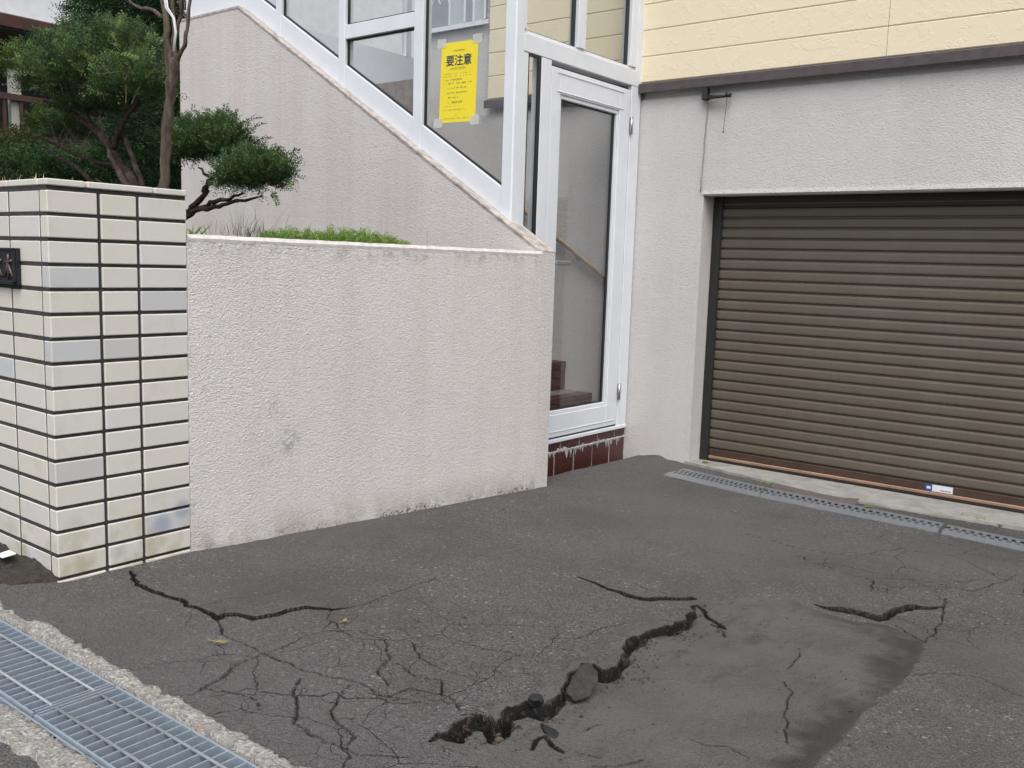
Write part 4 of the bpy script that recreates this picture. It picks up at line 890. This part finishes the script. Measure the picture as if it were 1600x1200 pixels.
def pad(centre, rx, ry, rz, n, seed, nl=.033, nw=.0034, per=14, L=.105, flat=.35, jit=.40):
    """a clipped cloud of sprigs: points through the outer part of a lumpy, flat-bottomed ellipsoid"""
    r_ = np.random.default_rng(seed); u = r_.normal(size=(n, 3)); u /= np.linalg.norm(u, axis=1)[:, None]; u[:, 2] = np.where(u[:, 2] < -flat, -flat * r_.random(n), u[:, 2])
    lump = 1 + jit * (np.sin(u[:, 0] * 5 + seed) * np.sin(u[:, 1] * 4 + 2 * seed) + .6 * np.sin(u[:, 2] * 7 + u[:, 0] * 6 + seed)) * .6
    rr_ = (r_.random(n) ** .33) * lump; rr_ = np.where(r_.random(n) < .7, (.72 + .28 * r_.random(n)) * lump, rr_)
    P = np.array(centre) + u * rr_[:, None] * np.array([rx, ry, rz]); Dn = u * np.array([1 / rx, 1 / ry, 1 / rz]) * min(rx, ry, rz) + np.array([0, 0, .55]) + r_.normal(0, .28, (n, 3)); Dn /= np.linalg.norm(Dn, axis=1)[:, None]
    return needle_cloud(P, Dn, L * r_.uniform(.6, 1.3, n), nl, nw, per, seed + 1)
def limb(pts, rs, parent, mat='bark_yew', name='branch', k=8, wob=.007, seed=1):
    r_ = random.Random(seed); P = []; RR = []
    for i in range(len(pts) - 1):
        for j in range(4):
            t = j / 4; p = Vector(pts[i]).lerp(Vector(pts[i + 1]), t) + Vector([r_.uniform(-wob, wob) for _ in range(3)]) * (1 if i + j else 0); P.append(p); RR.append((rs[i] * (1 - t) + rs[i + 1] * t) * r_.uniform(.9, 1.12))
    P.append(Vector(pts[-1])); RR.append(rs[-1]); return MB().tube(P, RR, k).build(name, M[mat], parent, True)
at = lambda px, py, Y: ony(px, py, Y)
def rsize(px_len, p): return px_len / FPX * float(np.array(R[2]) @ (np.array(p) - EYE))

# cloud-pruned yew leaning left
YY = 2.75
base = at(232, 330, YY); yw = thing('yew_tree', base, 'cloud-pruned evergreen leaning over the tiled gate wall with broad flat crown', 'tree')
q = lambda px, py, dy=0: at(px, py, YY + dy)
limb([q(236, 330), q(205, 282), q(175, 235), q(150, 205), q(110, 175), q(70, 158)], [.036, .030, .025, .020, .014, .008], yw, name='trunk', wob=.01)
limb([q(175, 235), q(190, 200), q(205, 172), q(222, 150)], [.018, .014, .011, .006], yw, seed=2); limb([q(150, 205), q(130, 170), q(120, 120)], [.015, .012, .006], yw, seed=3); limb([q(190, 262, .1), q(140, 250, .15), q(95, 232, .2), q(55, 212, .2)], [.013, .010, .008, .004], yw, seed=4); limb([q(222, 300), q(212, 255), q(196, 215)], [.018, .014, .01], yw, seed=5); limb([q(160, 300, .1), q(120, 262, .15), q(80, 240, .2), q(62, 225, .2)], [.014, .012, .008, .004], yw, seed=6); limb([q(208, 300, -.1), q(180, 262, -.1), q(168, 225, -.05)], [.02, .016, .010], yw, seed=7); limb([q(190, 318, -.05), q(168, 292, -.05), q(150, 280, 0)], [.016, .013, .009], yw, seed=8)
s1 = rsize(1, q(130, 120))
for px, py, w_, h_, n, mt, dy in ((150, 122, 92, 46, 2000, 'yew', 0), (190, 100, 60, 50, 1100, 'yew', .1), (115, 88, 62, 28, 800, 'yew', .05), (205, 142, 52, 32, 800, 'yew', -.05), (75, 125, 42, 28, 520, 'yew', -.05), (36, 104, 26, 24, 300, 'yew_light', .05), (112, 210, 42, 20, 420, 'yew', .25), (75, 200, 28, 22, 230, 'yew_light', .2), (150, 170, 70, 22, 700, 'yew', .1)):
    c_ = q(px, py, dy); foliage('crown', pad(c_, w_ * s1, w_ * s1 * .75, h_ * s1, n, int(px * 7 + py), jit=.4), mt, yw)
r_ = np.random.default_rng(77); shoots = []
for px, py, ax in ((160, 42, .5), (185, 38, 1.), (140, 45, -.3), (120, 62, -.2), (48, 75, .2), (85, 60, .1), (225, 70, .7)):
    p = np.array(q(px, py + 12)); d_ = np.array([.35 * ax, .15, 1.]); shoots.append((p, d_ / np.linalg.norm(d_)))
for k in range(46):
    p = np.array(q(r_.uniform(15, 245), 0, r_.uniform(-.15, .15))); px_ = r_.uniform(15, 245); top = 62 + 26 * ((px_ - 135) / 110) ** 2 + r_.uniform(0, 55); p = np.array(q(px_, top + 10, r_.uniform(-.22, -.02))); d_ = np.array([r_.normal(0, .5), r_.normal(-.2, .3), r_.uniform(.3, 1.)]); shoots.append((p, d_ / np.linalg.norm(d_)))
foliage('young_shoots', needle_cloud(np.array([s[0] for s in shoots]), np.array([s[1] for s in shoots]), np.full(len(shoots), .12), .028, .0032, 28, 5), 'yew_light', yw, 28)
tw = MB()
for k in range(34):
    c_ = Vector(q(r_.uniform(60, 215), r_.uniform(95, 150), -.12 - .1 * r_.random())); d_ = Vector(r_.normal(size=3)) * .04; tw.tube([c_ - d_, c_ + d_ * .2 + Vector((0, 0, .008)), c_ + d_], [.002, .0017, .0008], 4)
for k in range(16):
    c_ = Vector(q(r_.uniform(60, 160), r_.uniform(195, 235), .02)); d_ = Vector(r_.normal(size=3)) * .05; tw.tube([c_ - d_, c_ + d_ * .2 + Vector((0, 0, .01)), c_ + d_], [.0028, .0022, .001], 4)
o = tw.build('dead_twigs', M['twig'], yw); o['kind'] = 'stuff'

# smaller yew reaching right over the low wall
YR2 = 2.95; q2 = lambda px, py, dy=0: at(px, py, YR2 + dy)
yr = thing('yew_shrub', q2(262, 345), 'small evergreen with two leafy clumps reaching over the low stucco wall', 'shrub')
limb([q2(255, 352), q2(296, 330), q2(318, 305), q2(328, 283), q2(345, 268)], [.020, .017, .015, .012, .006], yr, seed=11); limb([q2(262, 356), q2(300, 332), q2(330, 316), q2(352, 312), q2(380, 302)], [.016, .014, .012, .010, .005], yr, seed=12); limb([q2(296, 330), q2(325, 326), q2(355, 318), q2(410, 306)], [.014, .012, .010, .005], yr, seed=13); limb([q2(318, 300), q2(330, 278), q2(310, 262)], [.012, .010, .004], yr, seed=14)
s2 = rsize(1, q2(350, 240))
for px, py, w_, h_, n, dy in ((322, 232, 60, 36, 1150, 0), (350, 222, 40, 32, 560, .1), (296, 240, 36, 30, 480, .1), (395, 280, 46, 30, 720, -.05), (425, 272, 26, 22, 260, 0), (370, 285, 30, 20, 300, .05), (275, 236, 26, 24, 260, .1)):
    c_ = q2(px, py, dy); foliage('crown', pad(c_, w_ * s2, w_ * s2 * .7, h_ * s2, n, int(px * 3 + py), L=.09, nl=.028, jit=.40), 'yew', yr)
sh = []
for (x0_, y0_), (x1_2, y1_2) in (((318, 190), (306, 172)), ((335, 190), (358, 171)), ((370, 200), (400, 178)), ((385, 212), (406, 190)), ((390, 228), (417, 210)), ((420, 246), (436, 229)), ((340, 185), (325, 168)), ((300, 195), (290, 182)), ((435, 262), (446, 252)), ((440, 280), (452, 284)), ((425, 300), (432, 312))):
    a_, b_ = np.array(q2(x0_, y0_)), np.array(q2(x1_2, y1_2)); sh.append((a_, b_))
foliage('young_shoots', np.concatenate([needle_cloud(a_[None], ((b_ - a_) / np.linalg.norm(b_ - a_))[None], np.array([np.linalg.norm(b_ - a_) * 1.3]), .026, .0034, 30, i) for i, (a_, b_) in enumerate(sh)]), 'yew', yr)
for i, (a_, b_) in enumerate(sh): MB().tube([a_, b_], [.0022, .0012], 4).build('shoot_stem', M['bark_yew'], yr)

# upright bare trunk with pale wire
YT = 2.35; q3 = lambda px, py, dy=0: at(px, py, YT + dy)
bt = thing('bare_tree', q3(256, 340), 'upright shaggy-barked trunk forking into bare stems behind the gate wall', 'tree')
limb([q3(256, 340), q3(257, 295), q3(260, 215), q3(264, 165), q3(270, 120), q3(275, 90)], [.024, .022, .022, .021, .022, .019], bt, 'bark_red', 'trunk', 12, .004, 21)
limb([q3(270, 120), q3(262, 70), q3(258, 20), q3(254, -60)], [.014, .013, .012, .011], bt, 'bark_red', seed=22, wob=.005); limb([q3(275, 100), q3(272, 50), q3(268, 0), q3(262, -60)], [.011, .009, .009, .008], bt, 'bark_red', seed=23, wob=.005); limb([q3(275, 96), q3(288, 72), q3(292, 45), q3(297, 0), q3(303, -50)], [.009, .009, .0075, .007, .006], bt, 'bark_red', seed=24, wob=.003); limb([q3(268, 130), q3(260, 95), q3(261, 60), q3(256, 10), q3(240, -30)], [.010, .009, .008, .007, .005], bt, 'bark_red', seed=25, wob=.004); limb([q3(255, 28), q3(238, 18), q3(205, 4), q3(190, -10)], [.009, .008, .006, .004], bt, 'bark_red', seed=26); limb([q3(275, 60), q3(282, 20), q3(284, -30)], [.009, .008, .006], bt, 'bark_red', seed=27)
M['wire'] = plain('pale_wire', (.62, .63, .66), .45)
for o1, o2 in ((0, 0), (3, 1)): MB().tube([q3(254 + o1, -30, -.06), q3(259 + o1, 12, -.06), q3(271 + o2, 28, -.06), q3(274 + o2, 50, -.06), q3(271 + o2, 80, -.06)], .0042, 6).build('wire', M['wire'], bt, True)

# taller conifers and hedge behind
def bush(name, label, cat, pads, Y, mat, group=None, nl=.05, nw=.006, per=8, L=.16, stem=None):
    c0 = at(pads[0][0], pads[0][1], Y); t = thing(name, (c0.x, Y, -.3 if Y > 4.2 else 1.1), label, cat, group); s_ = rsize(1, c0)
    for i, (px, py, w_, h_, n) in enumerate(pads): foliage('crown', pad(at(px, py, Y + .25 * (i % 3)), w_ * s_, w_ * s_ * .8, h_ * s_, n, i * 13 + int(px), nl, nw, per, L, flat=.9), mat, t)
    b_ = at(pads[0][0], pads[0][1], Y); limb([(b_.x, Y + .2, t.location.z - .05), (b_.x, Y + .2, b_.z)], [.06, .03], t, name='trunk', seed=31); return t
bush('conifer', 'tall dark conifer rising behind the clipped crown', 'tree', [(200, 40, 70, 60, 1300), (160, 25, 45, 38, 600), (240, 60, 45, 70, 900), (215, 10, 70, 50, 900), (125, 18, 22, 24, 220)], 4.9, 'fir')
bush('conifer', 'dense green conifer filling the gap behind the bare trunk', 'tree', [(230, 200, 60, 70, 1300), (200, 260, 65, 50, 1000), (262, 120, 26, 80, 700), (250, 270, 35, 50, 600), (150, 275, 50, 40, 700), (272, 50, 14, 60, 300)], 4.6, 'fir')
bush('hedge_shrub', 'brownish clipped shrub beyond the left tiles', 'shrub', [(30, 252, 70, 36, 1200), (90, 266, 55, 30, 900), (0, 240, 50, 30, 600)], 4.7, 'hedge', nl=.045, nw=.007)
bush('hedge_shrub', 'dark green shrub under the leaning yew branches', 'shrub', [(55, 268, 60, 26, 900), (120, 280, 55, 24, 800)], 4.3, 'fir', nl=.04, nw=.007)

# weeds along the top of the low wall
def blades(name, spots, mat, label, cat='weed', h=(.05, .14), n=20, w_=.0035, kind=None, spread=.05, lean=.35):
    V = []; r_ = np.random.default_rng(len(name) + len(spots) + int(spots[0][0]))
    for px, py, X, sc in spots:
        p = np.array(onx(px, py, X)); p[2] = min(p[2], 1.17)
        for k in range(n):
            b = p + np.array([r_.normal(0, spread * .5), r_.normal(0, spread), -.02]); hgt = r_.uniform(*h) * sc; d_ = r_.normal(0, lean, 2); tip = b + np.array([d_[0] * hgt, d_[1] * hgt, hgt]); mid = (b + tip) / 2 + np.array([0, 0, hgt * .08]); sd = np.array([-.6, .8, 0]) * w_
            V += [b - sd, mid - sd * .8, tip, mid + sd * .8]
    o = foliage(name, np.array(V), mat)
    return tag(o, label, cat, kind=kind)
r0 = random.Random(14)
carpet = []
for k in range(3000):
    t = r0.random(); px = 405 + 238 * t ** .85; hump = math.sin(math.pi * min(1, max(0, (t * .92 + .08)))) ** .6
    p = onx(px, 376 + 4 * t, -3.23 - .30 * r0.random() ** 1.2); hump *= .55 + .45 * math.sin(t * 19 + 1.3 * math.sin(t * 47)) ** 2; z = 1.12 + (.012 + .080 * hump * r0.random() ** .9); carpet.append((p.x, p.y, z))
CP = np.array(carpet); rg = np.random.default_rng(3); dn = rg.normal(0, .45, CP.shape) + np.array([.1, 0, 1]); dn /= np.linalg.norm(dn, axis=1)[:, None]
tag(foliage('ground_cover', needle_cloud(CP, dn, rg.uniform(.02, .06, len(CP)), .012, .0024, 9, 9), 'fresh'), 'bright green ground cover spilling along the top of the low wall', 'ground cover', kind='stuff')
M['weed'] = needles_mat('weed_leaves', (.10, .15, .04), (.16, .20, .06), (.3, .24, .1)); M['drygrass'] = needles_mat('dry_grass', (.40, .30, .14), (.50, .39, .20), (.3, .2, .1))
blades('weed_tuft', [(390, 368, -3.250, 1.), (398, 368, -3.290, 1.3), (405, 369, -3.270, .8), (380, 368, -3.320, .7)], 'weed', 'tuft of thin grassy weeds beside the bright ground cover', n=16)
blades('weed_tuft', [(302, 364, -3.25, .8)], 'fresh', 'short green weeds next to the tiled gate wall', n=26, h=(.03, .09), w_=.006)
blades('weed_tuft', [(340, 366, -3.370, .9), (352, 366, -3.320, .9), (365, 366, -3.370, .8)], 'drygrass', 'straw-coloured weeds under the yew branch', n=16, w_=.002)
blades('weed_stalk', [(668, 380, -3.270, 1.)], 'weed', 'lone leaning weed stalks near the end of the low wall', n=5, h=(.08, .16), w_=.002, spread=.012)
blades('weed_stalk', [(692, 382, -3.270, 1.)], 'drygrass', 'thin dry weed stalk close to the stair slope', n=4, h=(.08, .17), w_=.0016, spread=.012, lean=.08)
for (px, py, lb) in ((1196, 757, 'small green weed tuft at the edge of the garage sill beside the slab'), (1506, 809, 'tiny weed sprouting from the sill joint past the shutter label'), (1534, 815, 'low spread of weeds along the sill joint')):
    g = ong(px, py); V_ = []; r_ = np.random.default_rng(px)
    for k in range(26):
        b = np.array(g) + np.array([r_.normal(0, .025), r_.normal(0, .008), -.004]); h_ = r_.uniform(.012, .035); d_ = r_.normal(0, .6, 2); tip = b + np.array([d_[0] * h_, d_[1] * h_, h_]); mid = (b + tip) / 2; sd = np.array([.8, .6, 0]) * .003; V_ += [b - sd * .3, mid - sd, tip, mid + sd]
    tag(foliage('weed_tuft', np.array(V_), 'weed'), lb, 'weed')
def capgrass(px, py, n, label, sc=1):
    V = []; r_ = np.random.default_rng(int(px))
    for k in range(n):
        b = np.array(ony(px + r_.normal(0, 5), py, 1.66)); b[2] = 1.29; h_ = r_.uniform(.04, .09) * sc; d_ = r_.normal(0, .35, 2); tip = b + np.array([d_[0] * h_, d_[1] * h_, h_]); mid = b * .35 + tip * .65; sd = np.array([.8, .5, 0]) * .0028; V += [b - sd * .4, mid - sd, tip, mid + sd]
    tag(foliage('dry_grass', np.array(V), 'drygrass'), label, 'grass')
capgrass(5, 285, 9, 'dry grass heads poking over the tile cap above the nameplate'); capgrass(52, 283, 6, 'two short dry grass heads behind the cap near the wall corner'); capgrass(106, 284, 4, 'pair of thin straw stalks behind the cap past the corner', 1.2)
capgrass(18, 285, 6, 'dry grass clump just right of the nameplate, behind the cap')

# ------------------------------------------------------------------ neighbour's house
NX = -11.5
nh = thing('neighbour_house', (-12, 8, -.3), 'white neighbouring house with dark brown eave board and railed porch beyond the trees', 'house')
M['nwall'] = plain('neighbour_white', (.72, .73, .74), .7); M['nfascia'] = plain('eave_brown', (.075, .030, .022), .6, var=.4, scale=4); M['nsoffit'] = plain('soffit_grey', (.22, .21, .20), .8); M['ndark'] = plain('porch_dark', (.035, .032, .03), .6)
M['nrail'] = plain('rail_brown', (.07, .035, .028), .5); M['npost'] = plain('porch_post', (.42, .42, .38), .6)
e0, e1 = onx(0, 18, NX), onx(120, 47, NX); f0_, f1_ = onx(0, 40, NX), onx(120, 62, NX)
zt_, zb_ = (e0.z + e1.z) / 2, (f0_.z + f1_.z) / 2
box('fascia', (NX - .05, 2, zb_), (NX, 16, zt_), M['nfascia'], nh); box('soffit', (NX - 1.2, 2, zb_ - .01), (NX - .051, 16, zb_ + .03), M['nsoffit'], nh)
box('upper_wall', (NX - 1.1, 2, zt_ + .05), (NX - .25, 16, zt_ + 4), M['nwall'], nh); box('eave_roof', (NX - 1.2, 2, zb_ + .031), (NX - .051, 16, zt_ + .02), M['nsoffit'], nh)
box('porch_wall', (NX - 1.4, 2, -.3), (NX - 1.2, 16, zb_ - .011), M['ndark'], nh)
rz0, rz1 = onx(0, 146, NX).z, onx(0, 200, NX).z
box('porch_rail', (NX - .05, 2, rz0 - .05), (NX, 16, rz0 + .02), M['nrail'], nh)
yy = 2.0
while yy < 15: box('rail_baluster', (NX - .04, yy, -.3), (NX - .015, yy + .035, rz0 - .051), M['nrail'], nh); yy += .19
yp = onx(29, 170, NX).y; box('porch_post', (NX - .13, yp - .06, -.3), (NX - .051, yp + .06, rz0 + .4), M['npost'], nh); box('porch_post', (NX - .13, yp - 3, -.3), (NX - .051, yp - 2.88, zb_), M['npost'], nh)
print('tris', sum(len(o.data.polygons) for o in C.objects if o.type == 'MESH'))
